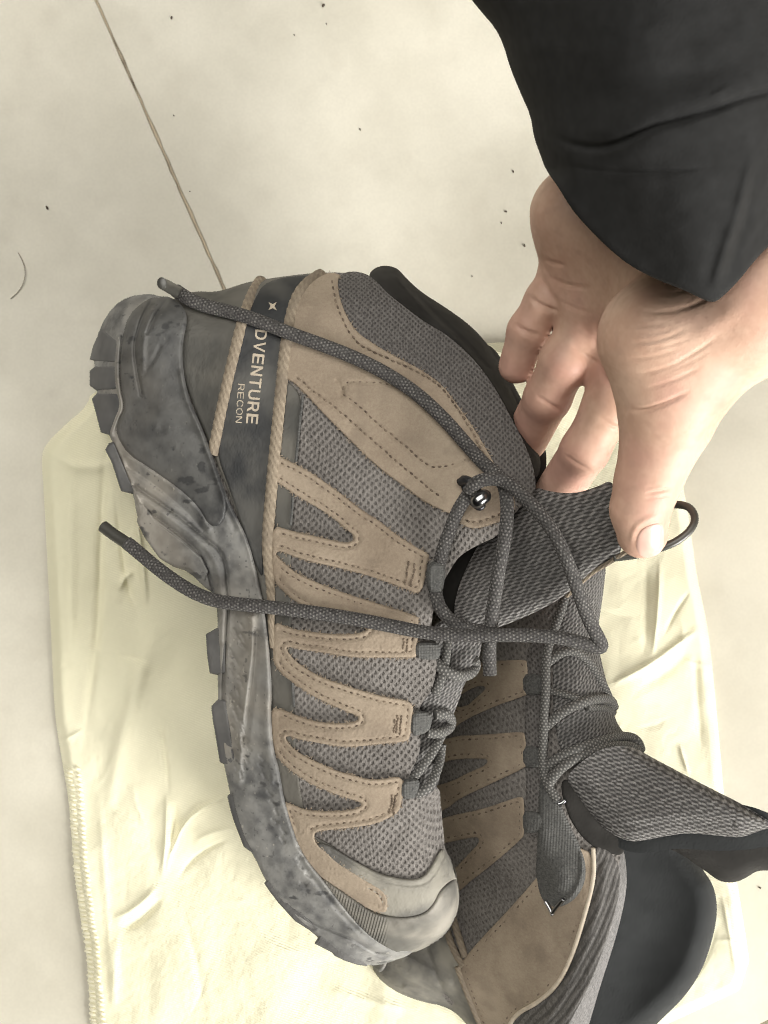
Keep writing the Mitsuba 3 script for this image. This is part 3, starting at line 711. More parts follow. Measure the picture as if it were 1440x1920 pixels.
# ------------------------------------------------------------------ the held shoe, lying on its side, sole to the left
HS = 'hiking_shoe'
labels[HS] = {'label': 'muddy brown and grey hiking shoe whose tongue is held by the hand, lace text band on its heel', 'category': 'shoe', 'group': 'pair of worn hiking shoes'}
labels[HS]['label'] = 'muddy hiking shoe on top, its tongue pinched by the hand, lettered band at its heel'
heel_sil = [(160, 760), (168, 674), (175, 647), (189, 608), (209, 574), (237, 555), (279, 549), (320, 546), (369, 543), (400, 546), (428, 541), (463, 529), (505, 521), (557, 514), (605, 510), (650, 509), (700, 511)]
toe_sil = [(834, 1520), (832, 1566), (833, 1589), (846, 1611), (860, 1661), (861, 1697), (849, 1733), (831, 1757), (800, 1775), (777, 1788), (745, 1800), (700, 1815)]
vamp_sil = [(905, 1215), (871, 1276), (850, 1340), (826, 1404), (824, 1465), (828, 1527), (834, 1566)]
S1 = Field([(168, 680, .090), (200, 840, .092), (250, 930, .094), (300, 1045, .098), (400, 1200, .104), (408, 1310, .105), (430, 1440, .105), (500, 1650, .102), (600, 1760, .100), (700, 1812, .100),
            (340, 650, .104), (430, 950, .112), (505, 1250, .119), (530, 1500, .117), (640, 1690, .113), (450, 700, .111), (560, 650, .111), (620, 850, .119), (700, 1000, .124), (650, 1250, .127), (650, 1450, .126), (720, 1600, .124), (750, 1700, .119),
            (800, 600, .106), (850, 720, .114), (900, 800, .120), (950, 880, .126), (840, 950, .127), (800, 1060, .128), (780, 1200, .127), (775, 1350, .126), (760, 1480, .125), (820, 1600, .118), (850, 1680, .116), (820, 1400, .121), (880, 1230, .121),
            (300, 560, .102), (450, 540, .104), (640, 520, .105), (720, 520, .103), (1000, 900, .128)],
           [(heel_sil, 85, .024), (toe_sil, 75, .026), (vamp_sil, 40, .014)])

upper = [(366, 575), (428, 541), (505, 522), (560, 515), (605, 511), (640, 511), (690, 514), (720, 545), (790, 600), (850, 640), (900, 690), (930, 735), (960, 790), (985, 840), (1003, 890), (1003, 925), (968, 957), (935, 1005), (895, 1022), (862, 1042), (848, 1062), (832, 1090), (818, 1110), (810, 1160), (806, 1200),
         (819, 1236), (819, 1256), (810, 1294), (790, 1318), (782, 1345), (789, 1386), (786, 1417), (768, 1450), (766, 1475), (800, 1485), (824, 1470), (828, 1527), (833, 1570), (833, 1589), (846, 1611), (860, 1661), (860, 1697), (849, 1733), (831, 1755), (777, 1782),
         (720, 1790), (600, 1700), (500, 1560), (470, 1400), (450, 1200), (420, 1050), (330, 850), (300, 700), (320, 600)]
creases = lines(([(826, 1500), (770, 1530), (720, 1590)], -.0008, 12), ([(830, 1545), (790, 1570), (760, 1610)], -.0007, 10), ([(700, 1560), (740, 1600), (800, 1620)], .0006, 14))


def knit_relief(u, v):
    return -0.00035 * eyelets(P(u, v, S1.raw(u, v))) + creases(u, v)


add(HS + '__knit_upper', sheet(poly_of(upper, 1), S1, 0.0, h=2.3, edge=0, relief=knit_relief, under=(0.055, 90)), 'knit_mat', True, label='grey eyelet knit of the upper')

# collar band of finer knit and the black padded lining behind it
collar = [(640, 511), (672, 508), (700, 520), (735, 560), (790, 600), (845, 632), (895, 680), (930, 730), (962, 790), (988, 840), (1004, 890), (1004, 926), (966, 950), (944, 900), (905, 838), (872, 792), (842, 748), (792, 705), (735, 680), (690, 650), (660, 618), (640, 575), (632, 535)]
add(HS + '__collar_band', sheet(collar, S1, 0.0012, h=2.6, edge=14), 'collar_knit_mat', True, label='padded dark knit band round the ankle collar')
lin = [(690, 516), (702, 502), (722, 497), (745, 502), (762, 522), (790, 548), (835, 576), (880, 608), (915, 645), (940, 685), (962, 740), (985, 790), (1006, 838), (1016, 870), (1005, 905), (985, 850), (950, 780), (915, 720), (870, 665), (820, 625), (770, 590), (725, 560), (700, 540)]
LS = Field([(700, 520, .098), (760, 540, .096), (850, 600, .100), (930, 690, .104), (990, 800, .112), (1010, 880, .118), (900, 700, .108), (800, 610, .101), (720, 500, .092)], [([(690, 516), (702, 500), (722, 496), (745, 501), (762, 520), (790, 546), (835, 574), (880, 606), (915, 643), (940, 683), (962, 738), (985, 788), (1006, 836), (1018, 870)], 46, .022)])
add(HS + '__collar_lining', sheet(lin, LS, 0.0, h=2.6, edge=0, relief=lines(([(745, 520), (790, 575), (850, 630), (905, 690), (950, 760), (990, 840)], .0014, 5), ([(758, 526), (800, 575), (860, 630), (915, 690)], -.0016, 5)), under=(0.03, 30)), 'lining_mat', True, label='black padded collar lining')
far = [(905, 640), (935, 660), (962, 720), (990, 770), (1015, 822), (1026, 850), (1022, 905), (1000, 930), (960, 900), (930, 800)]
FS = Field([(905, 640, .088), (960, 720, .090), (1020, 840, .094), (1000, 930, .096), (930, 800, .088)], [([(905, 638), (935, 658), (962, 718), (990, 768), (1015, 820), (1028, 850)], 25, .01)])
add(HS + '__far_collar', sheet(far, FS, 0.0, h=4, edge=0, under=(0.02, 20)), 'lining_mat', True, label='far side of the black collar behind the fingers')

# synthetic underlay along the sole and the heel overlay
under_strip = [(520, 700), (568, 738), (561, 800), (556, 850), (550, 920), (546, 985), (545, 1120), (548, 1250), (552, 1340), (556, 1440), (572, 1530), (590, 1570), (611, 1578), (647, 1603), (700, 1640), (720, 1700), (690, 1730), (560, 1600), (505, 1450), (495, 1250), (488, 1050), (500, 850)]
add(HS + '__side_underlay', sheet(under_strip, S1, 0.0009, h=3, edge=3, relief=lines(*[([(560 - k * 3, 1560 + k * 4), (600 - k * 2, 1600 + k * 6), (650, 1632 + k * 4)], .0005, 2.2) for k in range(2)])), 'olive_mat', True, label='olive grey synthetic underlay beside the sole')
for k, l in enumerate(([(568, 740), (561, 800), (556, 852), (553, 890)], [(550, 925), (547, 960), (545, 985)], [(547, 1250), (549, 1290), (551, 1325)])):
    m, uv = strand(on(S1, l, 0.0014), 2.6, sides=8)
    add(HS + '__seam_line' + (f'_{k:03d}' if k else ''), m, 'webbing_mat', True, uv)
heel_over = [(300, 590), (320, 560), (366, 545), (400, 548), (428, 541), (463, 529), (505, 522), (557, 515), (600, 511), (606, 516), (575, 535), (553, 565), (540, 612), (532, 680), (524, 760), (514, 860), (504, 960), (500, 1030), (506, 1085), (500, 1160), (470, 1160), (462, 1012), (420, 900), (345, 720), (330, 640)]
add(HS + '__heel_overlay', sheet(poly_of(heel_over, 2), S1, 0.0012, h=3, edge=3, relief=lines(([(460, 535), (430, 600), (415, 680), (398, 760), (385, 830)], .0007, 22))), 'olive_mat', True, label='smooth olive grey heel overlay')
band = [(497, 524), (590, 513), (566, 535), (545, 566), (533, 610), (524, 690), (516, 770), (505, 870), (496, 960), (492, 1030), (495, 1090), (478, 1060), (455, 990), (425, 905), (405, 850), (414, 800), (428, 730), (444, 660), (458, 610), (474, 565)]
add(HS + '__lettered_band', sheet(poly_of(band, 2), S1, 0.0020, h=3, edge=4), 'band_mat', True, label='black heel band with pale printed lettering')

# suede: quarter panel and the forked lattice
quarter = [(592, 513), (640, 511), (632, 530), (637, 560), (650, 594), (668, 622), (700, 645), (740, 668), (790, 693), (830, 722), (856, 757), (882, 793), (906, 832), (931, 877), (948, 905), (962, 925), (966, 945), (963, 962), (945, 974), (918, 985), (890, 992), (868, 986), (852, 970), (842, 962), (800, 944), (760, 914), (700, 869), (650, 819), (600, 769), (560, 724), (530, 704), (531, 680), (540, 612), (553, 565), (572, 535)]
q_st = [[(642, 738), (673, 760), (704, 790), (728, 811), (753, 830), (777, 852), (791, 864), (805, 875), (826, 876), (857, 870), (878, 859)], [(642, 734), (645, 722), (655, 715), (683, 717), (721, 719), (745, 726)],
        [(556, 707), (600, 743), (622, 758), (643, 776), (666, 796), (697, 824), (720, 844), (742, 864), (767, 884), (791, 904), (815, 924), (832, 938)],
        [(622, 522), (628, 560), (640, 594), (656, 626), (676, 648), (711, 664), (749, 681), (780, 696), (805, 710), (822, 722), (843, 744), (862, 772), (880, 800), (896, 830), (914, 862), (932, 893)], [(872, 975), (888, 982), (912, 975), (945, 962)]]
q_rel = lines(*[(l, -.0005, 4) for l in q_st], ([(655, 728), (720, 735), (790, 760), (850, 840), (860, 860)], .0006, 30), ([(665, 650), (760, 700), (820, 735), (870, 800), (905, 860)], -.0007, 16), ([(632, 715), (640, 728), (642, 740)], -.0008, 5))
add(HS + '__suede_quarter', sheet(poly_of(quarter, 1), S1, 0.0024, h=2.6, edge=4, wall=.55, relief=q_rel), 'suede_mat', True, label='brown suede ankle panel with a stitched oval')
lattice = [(511, 846), (527, 857), (555, 871), (580, 884), (611, 905), (644, 929), (674, 954), (711, 976), (741, 1001), (772, 1021), (805, 1040), (805, 1043), (799, 1062), (795, 1098), (783, 1115), (761, 1104), (722, 1090), (680, 1076), (636, 1065), (586, 1054), (549, 1043), (529, 1034), (519, 1035), (517, 1041),
           (536, 1059), (558, 1076), (588, 1090), (619, 1102), (652, 1114), (691, 1126), (724, 1137), (758, 1147), (785, 1157), (785, 1160), (783, 1195), (781, 1230), (778, 1233), (755, 1233), (712, 1233), (663, 1233), (627, 1227), (587, 1221), (559, 1217), (540, 1212), (536, 1217),
           (553, 1239), (581, 1258), (608, 1272), (639, 1282), (676, 1294), (712, 1304), (743, 1310), (764, 1313), (774, 1322), (775, 1335), (769, 1384), (760, 1391), (712, 1395), (669, 1400), (633, 1400), (593, 1392), (559, 1386), (540, 1379), (534, 1384),
           (550, 1404), (575, 1420), (602, 1432), (633, 1446), (663, 1453), (688, 1461), (718, 1461), (745, 1455), (756, 1463), (757, 1475), (755, 1490), (750, 1518), (740, 1528), (705, 1545), (654, 1553), (615, 1556), (593, 1559), (588, 1568), (593, 1583),
           (611, 1597), (633, 1618), (662, 1636), (691, 1654), (716, 1668), (727, 1683), (727, 1704), (723, 1713), (698, 1708), (669, 1690), (633, 1665), (604, 1647), (582, 1625), (566, 1603), (548, 1564), (537, 1531), (529, 1502),
           (543, 1506), (568, 1517), (597, 1521), (633, 1521), (665, 1517), (677, 1511), (678, 1506), (669, 1502), (640, 1493), (611, 1482), (582, 1470), (553, 1450), (532, 1434), (514, 1412), (509, 1380), (507, 1326),
           (532, 1331), (553, 1340), (584, 1351), (617, 1356), (651, 1356), (671, 1351), (672, 1344), (663, 1339), (642, 1331), (611, 1317), (584, 1304), (556, 1285), (532, 1267), (513, 1246), (511, 1205), (513, 1164),
           (544, 1179), (586, 1185), (627, 1189), (661, 1189), (680, 1185), (690, 1178), (680, 1172), (650, 1165), (610, 1154), (570, 1138), (540, 1118), (511, 1088), (509, 1040), (510, 984),
           (549, 996), (586, 1004), (619, 1012), (648, 1018), (663, 1014), (664, 1004), (652, 995), (627, 973), (599, 954), (563, 934), (524, 907), (511, 898)]


def offset_line(pts, k):
    """The line shifted k pixels to its right-hand side (photo)."""
    p = np.asarray(pts, float)
    t = np.gradient(p, axis=0)
    t /= np.linalg.norm(t, axis=1, keepdims=True)
    return p + k * np.stack([-t[:, 1], t[:, 0]], 1)


lp = poly_of(lattice, 1)
inset = lp.buffer(-10)
rings = [np.array(g.exterior.coords) for g in getattr(inset, 'geoms', [inset]) if g.length > 60]
keep = []                                              # stitched along every edge except where the lattice runs under the cord
for r in rings:
    r = dense(r, 3.0)
    ok = (r[:, 0] > 523) & ~((r[:, 1] > 1560) & (r[:, 0] < 590 + (r[:, 1] - 1560) * 0.95))
    for seg in np.split(np.arange(len(r)), np.nonzero(np.diff(ok.astype(int)))[0] + 1):
        if ok[seg[0]] and len(seg) > 6:
            keep.append(r[seg])
l_rel = lines(*[(l, -.00045, 3.5) for l in keep], ([(540, 1095), (600, 1125), (680, 1142), (760, 1158)], .0006, 12))
add(HS + '__suede_lattice', sheet(lp, S1, 0.0026, h=2.4, edge=4, wall=.55, relief=l_rel), 'suede_mat', True, label='forked brown suede overlay holding the lace loops')
bars = []
for (x, y, a, L) in ((767, 1052, 100, 46), (778, 1056, 100, 48), (757, 1197, 92, 24), (764, 1199, 92, 26), (746, 1340, 95, 40), (753, 1342, 95, 40), (741, 1348, 95, 30), (736, 1490, 98, 38), (742, 1492, 98, 40)):
    c, s = math.cos(math.radians(a)), math.sin(math.radians(a))
    bars.append([(x - c * 0, y), (x + c * L, y + s * L)])
st = [stitches(S1, l, .0019) for l in keep] + [stitches(S1, l, .0024, 5.0, 5.0, 2.0) for l in bars]
add(HS + '__lattice_stitching', trimesh.util.concatenate(st), 'thread_mat', True, label='dark stitching along the suede forks', kind='stuff')
add(HS + '__quarter_stitching', trimesh.util.concatenate([stitches(S1, l, .0019) for l in q_st]), 'thread_mat', True, label='dark stitching on the suede ankle panel', kind='stuff')
# frayed fibres along the cut suede edges
fr = []
for ring, n in ((np.array(lp.exterior.coords), 1300), (np.array(poly_of(quarter, 1).exterior.coords), 300)):
    q = dense(ring, 1.0)
    for k in rng.integers(5, len(q) - 5, n):
        c = q[k] + rng.normal(0, .8, 2)
        a = rng.uniform(0, 6.28)
        e = c + np.array([math.cos(a), math.sin(a)]) * rng.uniform(3, 7)
        u, v = np.linspace(c[0], e[0], 3), np.linspace(c[1], e[1], 3)
        m, _ = tube(P(u, v, S1(u, v) + .0018 + np.array([0, .0005, .0003])), np.array([.00016, .00014, .00008]), sides=4, caps=False)
        fr.append(m)
add(HS + '__suede_fibres', trimesh.util.concatenate(fr), 'suede_mat', False, label='loose fibres on the cut suede edges', kind='stuff')

# cords of the heel band
ctw = lambda a, s: 1 + 0.05 * np.sin(2 * a - s * 1500)
for k, (l, r) in enumerate((([(604, 513), (578, 528), (556, 556), (542, 605), (533, 670), (525, 750), (515, 850), (506, 950), (501, 1020), (503, 1060), (508, 1100), (508, 1150), (511, 1215)], 11), ([(489, 524), (470, 556), (453, 608), (440, 660), (426, 720), (413, 780), (404, 828), (398, 853)], 10.5))):
    m, uv = strand(on(S1, l, 0.0022), r, step=1.6, flat=.7, sides=18, twist=ctw, taper=lambda t: 1 - .55 * np.clip((t - .72) / .28, 0, 1) if k == 0 else np.ones_like(t))
    add(HS + '__braided_cord' + (f'_{k:03d}' if k else ''), m, 'cord_mat', True, uv, label=('longer' if k == 0 else 'shorter') + ' tan braided cord beside the heel band')

# toe overlay, bumper
toe_over = [(606, 1578), (647, 1603), (691, 1629), (727, 1643), (770, 1650), (793, 1645), (809, 1625), (820, 1603), (831, 1588), (846, 1611), (858, 1640), (856, 1652), (846, 1652), (828, 1670), (815, 1696), (796, 1716), (759, 1724), (727, 1722), (660, 1690), (610, 1640), (585, 1590)]
add(HS + '__toe_overlay', sheet(poly_of(toe_over, 2), S1, 0.0022, h=2.6, edge=5, relief=lines(([(620, 1596), (691, 1640), (727, 1655), (772, 1662), (800, 1656), (818, 1634), (835, 1602)], -.0006, 2.2), ([(625, 1592), (691, 1634), (727, 1648)], .0004, 3))), 'toe_mat', True, label='smooth pale grey overlay above the toe bumper')
bumper = [(596, 1640), (633, 1665), (669, 1690), (698, 1710), (727, 1718), (759, 1721), (795, 1714), (814, 1695), (825, 1669), (846, 1650), (857, 1647), (861, 1664), (861, 1697), (850, 1734), (832, 1757), (800, 1776), (777, 1786), (745, 1790), (734, 1784), (698, 1762), (665, 1729), (633, 1689)]
add(HS + '__toe_bumper', sheet(poly_of(bumper, 2), S1, 0.0040, h=2.6, edge=9, depth=.03), 'bumper_mat', True, label='scuffed grey toe bumper with fine ribs on its left half')

# rubber sole: one carved sidewall, a heel cup ridge and separate tread lugs
sole = [(300, 556), (320, 556), (345, 575), (352, 600), (343, 640), (342, 674), (347, 716), (357, 754), (375, 793), (395, 845), (409, 886), (430, 942), (448, 977), (466, 1014), (485, 1088), (494, 1130), (501, 1175), (507, 1245), (510, 1297), (508, 1336), (512, 1401), (524, 1444), (532, 1495), (543, 1535), (561, 1589), (582, 1621), (604, 1647), (633, 1686), (665, 1726), (698, 1759), (734, 1781), (777, 1782),
        (765, 1792), (745, 1799), (719, 1808), (694, 1811), (660, 1802), (625, 1784), (592, 1754), (553, 1722), (521, 1687), (497, 1650), (476, 1604), (458, 1580), (440, 1530), (430, 1480), (418, 1425), (412, 1370), (408, 1300), (409, 1180), (405, 1116), (382, 1100), (354, 1072), (327, 1064), (299, 1047), (271, 1008), (257, 970), (250, 926), (236, 890), (222, 850), (204, 815), (188, 780), (181, 733), (178, 690), (174, 662), (188, 612), (211, 575), (240, 556), (280, 550)]
dents = []
for k in range(30):
    v = 1170 + k * 9.5
    u = 428 + rng.uniform(0, 26) + max(0, v - 1380) * .18
    dents.append(([(u, v), (u + rng.uniform(2, 7), v + rng.uniform(7, 15))], -.0011, 2.4))
for k in range(16):
    v = 1400 + k * 17
    u = 470 + (v - 1400) * .38 + rng.uniform(-14, 22)
    dents.append(([(u, v), (u + rng.uniform(4, 9), v + rng.uniform(3, 9))], -.0010, 2.4))
sole_rel = lines(
    ([(224, 630), (219, 687), (222, 734), (230, 762), (217, 790), (209, 815)], .0022, 4), ([(232, 630), (228, 690), (232, 740), (240, 765)], -.0012, 5), ([(213, 834), (230, 870), (247, 909), (263, 946)], .0020, 4), ([(289, 555), (272, 584), (262, 608), (251, 647), (255, 688), (265, 740)], -.0022, 5),
    ([(314, 560), (289, 595), (275, 625)], -.0018, 4), ([(300, 555), (280, 595), (268, 640), (268, 690)], .0015, 5), ([(238, 856), (279, 881), (326, 915), (369, 952), (391, 990)], .0016, 6), ([(240, 875), (285, 905), (330, 940), (370, 980), (390, 1010)], -.0012, 5),
    ([(251, 909), (291, 937), (341, 971), (388, 1012), (413, 1031), (424, 1062), (427, 1109), (427, 1144), (424, 1210), (417, 1279), (420, 1350)], -.0026, 2.6), ([(255, 928), (292, 953), (341, 988), (380, 1023), (402, 1046), (412, 1085), (418, 1140), (416, 1200)], .0020, 8),
    ([(260, 946), (294, 971), (341, 1006), (372, 1034), (388, 1062), (400, 1109), (408, 1160)], -.0030, 2.6), ([(472, 1158), (474, 1210), (462, 1297), (451, 1380), (450, 1462)], .0017, 6), ([(480, 1185), (480, 1240), (470, 1310), (460, 1390)], -.0016, 5), ([(440, 1160), (445, 1230), (437, 1310), (432, 1380)], -.0012, 14),
    ([(535, 1697), (582, 1728), (633, 1750), (662, 1761), (705, 1789), (741, 1796)], -.0018, 3), ([(560, 1610), (600, 1665), (650, 1725), (700, 1768), (745, 1786)], -.0013, 5), ([(345, 716), (357, 754), (375, 793), (395, 845), (411, 886), (434, 942), (452, 977), (470, 1020), (486, 1080)], .0017, 7),
    ([(332, 735), (360, 810), (390, 880), (420, 950), (440, 990)], -.0010, 5), ([(500, 1200), (500, 1300), (498, 1390), (512, 1460)], .0009, 9), ([(290, 660), (300, 760), (330, 850), (370, 920)], .0012, 30), ([(455, 1460), (480, 1560), (530, 1640), (580, 1700)], .0010, 22), *dents)


def sole_relief(u, v):
    w = meshkit.fbm(np.stack([u / 60, v / 60, np.zeros_like(u)], -1), 4, 3) - .5
    return sole_rel(u, v) + .0008 * w


soleS = lambda u, v: S1(u, v)
add(HS + '__midsole', sheet(poly_of(sole, 1), S1, 0.0050, h=2.3, edge=7, relief=sole_relief, under=(0.072, 40)), 'rubber_mat', True, label='dusty scuffed grey rubber sidewall of the sole')
lugs = [[(190, 615), (175, 647), (168, 674), (180, 678), (218, 681), (222, 640)], [(218, 685), (180, 686), (168, 695), (168, 723), (182, 733), (221, 731), (219, 700)], [(223, 737), (182, 737), (172, 748), (178, 768), (189, 811), (206, 816), (216, 792), (229, 764)],
        [(214, 828), (204, 831), (197, 843), (209, 866), (227, 921), (251, 927), (262, 925), (247, 905), (230, 866)], [(264, 936), (254, 936), (261, 963), (256, 977), (271, 1008), (299, 1047), (327, 1064), (354, 1068), (384, 1094), (392, 1072), (378, 1044), (341, 1012), (294, 977)],
        [(424, 1172), (407, 1177), (386, 1189), (388, 1226), (393, 1262), (408, 1266), (424, 1262)], [(424, 1312), (410, 1310), (396, 1324), (399, 1352), (404, 1380), (412, 1429), (427, 1436), (442, 1430), (434, 1380)],
        [(446, 1478), (436, 1485), (426, 1492), (431, 1515), (438, 1539), (457, 1588), (477, 1602), (492, 1596), (474, 1560), (456, 1510)], [(506, 1642), (495, 1656), (506, 1672), (522, 1693), (553, 1727), (589, 1750), (602, 1744), (570, 1715), (535, 1678)], [(600, 1752), (589, 1769), (622, 1786), (628, 1793), (648, 1802), (669, 1809), (690, 1812), (680, 1798), (650, 1785)]]
cup = [(300, 556), (320, 556), (345, 575), (352, 600), (343, 640), (342, 674), (347, 716), (357, 754), (375, 793), (395, 845), (409, 886), (428, 940), (420, 985), (391, 990), (369, 950), (326, 913), (279, 879), (240, 855), (216, 815), (219, 790), (232, 762), (225, 734), (222, 687), (228, 632), (240, 590), (272, 560)]
cup_rel = lines(([(289, 555), (272, 584), (262, 608), (251, 647), (255, 688), (265, 740)], -.0016, 3), ([(314, 560), (289, 595), (275, 625)], -.0012, 3), ([(300, 555), (280, 595), (268, 640), (268, 690)], .0010, 5), ([(302, 770), (345, 775), (372, 795)], .0006, 12), ([(305, 800), (350, 800), (385, 830)], -.0005, 8),
                ([(340, 700), (352, 754), (370, 793), (390, 845), (404, 886), (424, 942)], .0010, 6), ([(290, 660), (300, 760), (330, 850), (370, 920)], .0008, 30), ([(262, 690), (280, 690), (300, 650)], -.0007, 4))
add(HS + '__heel_cup', sheet(poly_of(cup, 1), S1, .0068, h=2.3, edge=6, relief=lambda u, v: cup_rel(u, v) + .0009 * (meshkit.fbm(np.stack([u / 50, v / 50, np.zeros_like(u)], -1), 4, 6) - .5)), 'rubber_dark_mat', True, label='darker scuffed rubber cup round the heel')
lug_rel = lambda u, v: .0012 * (meshkit.fbm(np.stack([u / 30, v / 30, np.zeros_like(u)], -1), 4, 8) - .5)
for k, l in enumerate(lugs):
    add(HS + '__tread_lug' + (f'_{k:03d}' if k else ''), sheet(poly_of(l, 0), S1, 0.0058 if k < 5 else 0.0048, h=2.4, edge=3.2, relief=lug_rel, depth=0.06), 'lug_mat' if k != 4 else 'rubber_mat', True)

# printed lettering down the heel band
def letters(text, line, height, off, bold=True, pitch=None, start=0.0):
    q = dense(line, 0.5)
    out, s = [], start
    for ch in text:
        if ch == ' ':
            s += pitch
            continue
        g = meshkit.text_mesh(ch, 1.0, 0.02, bold=bold).subdivide()
        x0, x1 = g.vertices[:, 0].min(), g.vertices[:, 0].max()
        k = (g.vertices[:, 0] - (x0 + x1) / 2) * (0.86 * pitch / max(x1 - x0, 0.45)) * (0.95 if ch not in 'I' else .55) + s + pitch / 2
        i = np.clip((k * 2).astype(int), 1, len(q) - 2)
        c = np.stack([np.interp(k * 2, np.arange(len(q)), q[:, a]) for a in (0, 1)], 1)
        t = q[i + 1] - q[i - 1]
        t /= np.linalg.norm(t, axis=1, keepdims=True)
        nrm = np.stack([t[:, 1], -t[:, 0]], 1)          # letters stand to the right of a line that runs down the picture
        w = c + nrm * (g.vertices[:, 1] * height)[:, None]
        z = S1(w[:, 0], w[:, 1]) + off + (g.vertices[:, 2] > .01) * .00025
        g = g.copy()
        g.vertices = P(w[:, 0], w[:, 1], z)
        if g.volume < 0:
            g.faces = g.faces[:, ::-1]
        out.append(g)
        s += pitch
    return trimesh.util.concatenate(out)


txt = [letters('ADVENTURE', [(483, 588), (475, 660), (467, 730), (461, 800), (455, 860)], 21, .0020, True, 22.6, 5)]
txt.append(letters('RECON', [(447, 716), (444, 755), (441, 800)], 12, .0020, False, 15.2, 2))
star = []
for a in (45, 135):
    c, s = math.cos(math.radians(a)), math.sin(math.radians(a))
    pts = np.array([(-11, 0), (-3, 2.6), (0, 3), (3, 2.6), (11, 0), (3, -2.6), (0, -3), (-3, -2.6)])
    star.append(np.stack([511 + pts[:, 0] * c - pts[:, 1] * s, 574 + pts[:, 0] * s + pts[:, 1] * c], 1))
txt += [sheet(Polygon(s), S1, .0024 + .0001 * i, h=2, edge=0, depth=-.0018) for i, s in enumerate(star)]
add(HS + '__lettered_band__lettering', trimesh.util.concatenate(txt), 'print_mat', False, label='pale lettering reading downward along the band')

# tongue: long knit flap pulled up to the thumb, and the lower padded part under the laces
tongue = [(886, 1040), (918, 988), (960, 945), (1003, 912), (1030, 922), (1077, 926), (1122, 912), (1144, 900), (1153, 915), (1155, 950), (1160, 1000), (1168, 1036), (1140, 1055), (1111, 1070), (1059, 1118), (1007, 1147), (962, 1166), (931, 1178), (895, 1190), (856, 1180), (850, 1140), (862, 1092)]
TS1 = Field([(870, 1150, .108), (900, 1040, .106), (1000, 915, .118), (960, 1000, .122), (1000, 1130, .126), (1050, 1030, .142), (1100, 930, .150), (1100, 1060, .150), (1150, 910, .163), (1165, 1030, .166), (930, 1170, .114)], [([(868, 1182), (931, 1180), (962, 1168), (1007, 1149), (1059, 1120), (1111, 1072), (1170, 1036)], 30, .008), ([(1003, 908), (1030, 918), (1077, 922), (1122, 908), (1144, 896)], 26, .008)])
add(HS + '__tongue', sheet(poly_of(tongue, 2), TS1, 0.0, h=2.6, edge=0, under=(.011, 30)), 'tongue_knit_mat', True, label='ribbed grey knit tongue stretched up to the thumb')
m, uv = strand([(1062, 1118, .132), (1111, 1072, .146), (1140, 1057, .155), (1170, 1036, .162), (1200, 1025, .162)], 4.5, sides=10)
add(HS + '__tongue__edge_binding', m, 'cord_mat', True, uv, label='pale worn binding on the lower edge of the tongue')
m, uv = strand([(1150, 1046, .158), (1200, 1040, .160), (1241, 1027, .163), (1266, 1017, .164), (1290, 1000, .164), (1304, 979, .163), (1301, 960, .160), (1288, 948, .156), (1260, 945, .150), (1220, 950, .146)], 7.5, sides=12)
add(HS + '__tongue__pull_loop', m, 'aglet_mat', True, uv, label='thin dark loop sticking out beside the thumb')
low = [(800, 1180), (850, 1150), (905, 1180), (903, 1215), (893, 1250), (871, 1280), (862, 1310), (848, 1345), (836, 1375), (826, 1406), (825, 1440), (823, 1475), (790, 1500), (752, 1490), (750, 1440), (770, 1380), (765, 1310), (790, 1240)]
LT = Field([(800, 1180, .112), (850, 1150, .112), (905, 1200, .110), (870, 1270, .114), (840, 1340, .116), (820, 1440, .118), (760, 1470, .119), (770, 1350, .116), (790, 1240, .114), (830, 1300, .119)], [([(905, 1150), (906, 1215), (895, 1250), (873, 1280), (864, 1310), (850, 1345), (838, 1375), (828, 1406), (827, 1440), (826, 1500)], 34, .013)])
bulge = lambda u, v: .0016 * np.sin(v / 17.0 + u / 40) + .002 * (meshkit.fbm(np.stack([u / 22, v / 22, np.zeros_like(u)], -1), 2, 4) - .5)
add(HS + '__lower_tongue', sheet(poly_of(low, 2), LT, 0.0, h=2.6, edge=0, relief=bulge, under=(.03, 30)), 'lacing_knit_mat', True, label='bunched knit tongue under the lacing')
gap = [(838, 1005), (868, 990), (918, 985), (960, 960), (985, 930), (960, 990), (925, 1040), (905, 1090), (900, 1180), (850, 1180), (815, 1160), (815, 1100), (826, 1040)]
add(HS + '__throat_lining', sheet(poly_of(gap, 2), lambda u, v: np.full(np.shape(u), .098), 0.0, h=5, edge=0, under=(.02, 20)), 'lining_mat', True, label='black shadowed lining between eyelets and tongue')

# webbing lace loops, hook
loops = [[(803, 1056), (820, 1050), (836, 1060), (834, 1085), (830, 1110), (812, 1112), (800, 1106), (799, 1075)], [(778, 1205), (800, 1202), (826, 1206), (826, 1235), (800, 1238), (778, 1232)], [(772, 1330), (808, 1336), (811, 1350), (804, 1374), (768, 1382)], [(752, 1462), (782, 1458), (788, 1470), (784, 1496), (750, 1500)]]
for k, l in enumerate(loops):
    add(HS + '__lace_loop' + (f'_{k:03d}' if k else ''), sheet(poly_of(l, 1), S1, .0062 if k == 0 else .0034, h=2.4, edge=8, wall=.3, depth=.012), 'webbing_mat', True)
m, uv = strand([(862, 905, .131), (872, 898, .134), (888, 906, .136), (896, 922, .138)], 8, sides=12)
base = sheet(poly_of([(858, 892), (876, 888), (892, 902), (908, 930), (914, 950), (900, 962), (882, 950), (866, 925)], 2), S1, .0034, h=2.4, edge=6)
add(HS + '__lace_hook', trimesh.util.concatenate([m, base]), 'dark_metal_mat', True, label='dark metal lace hook at the ankle')
q = np.array([(886, 946, .139), (895, 940, .1412), (906, 932, .1412), (917, 925, .139)])
m, uv = strand(q, 13.5, step=1.0, sides=20, flat=.85, taper=lambda t: np.sqrt(np.clip(1 - np.abs(2 * t - 1) ** 4, .05, 1)))
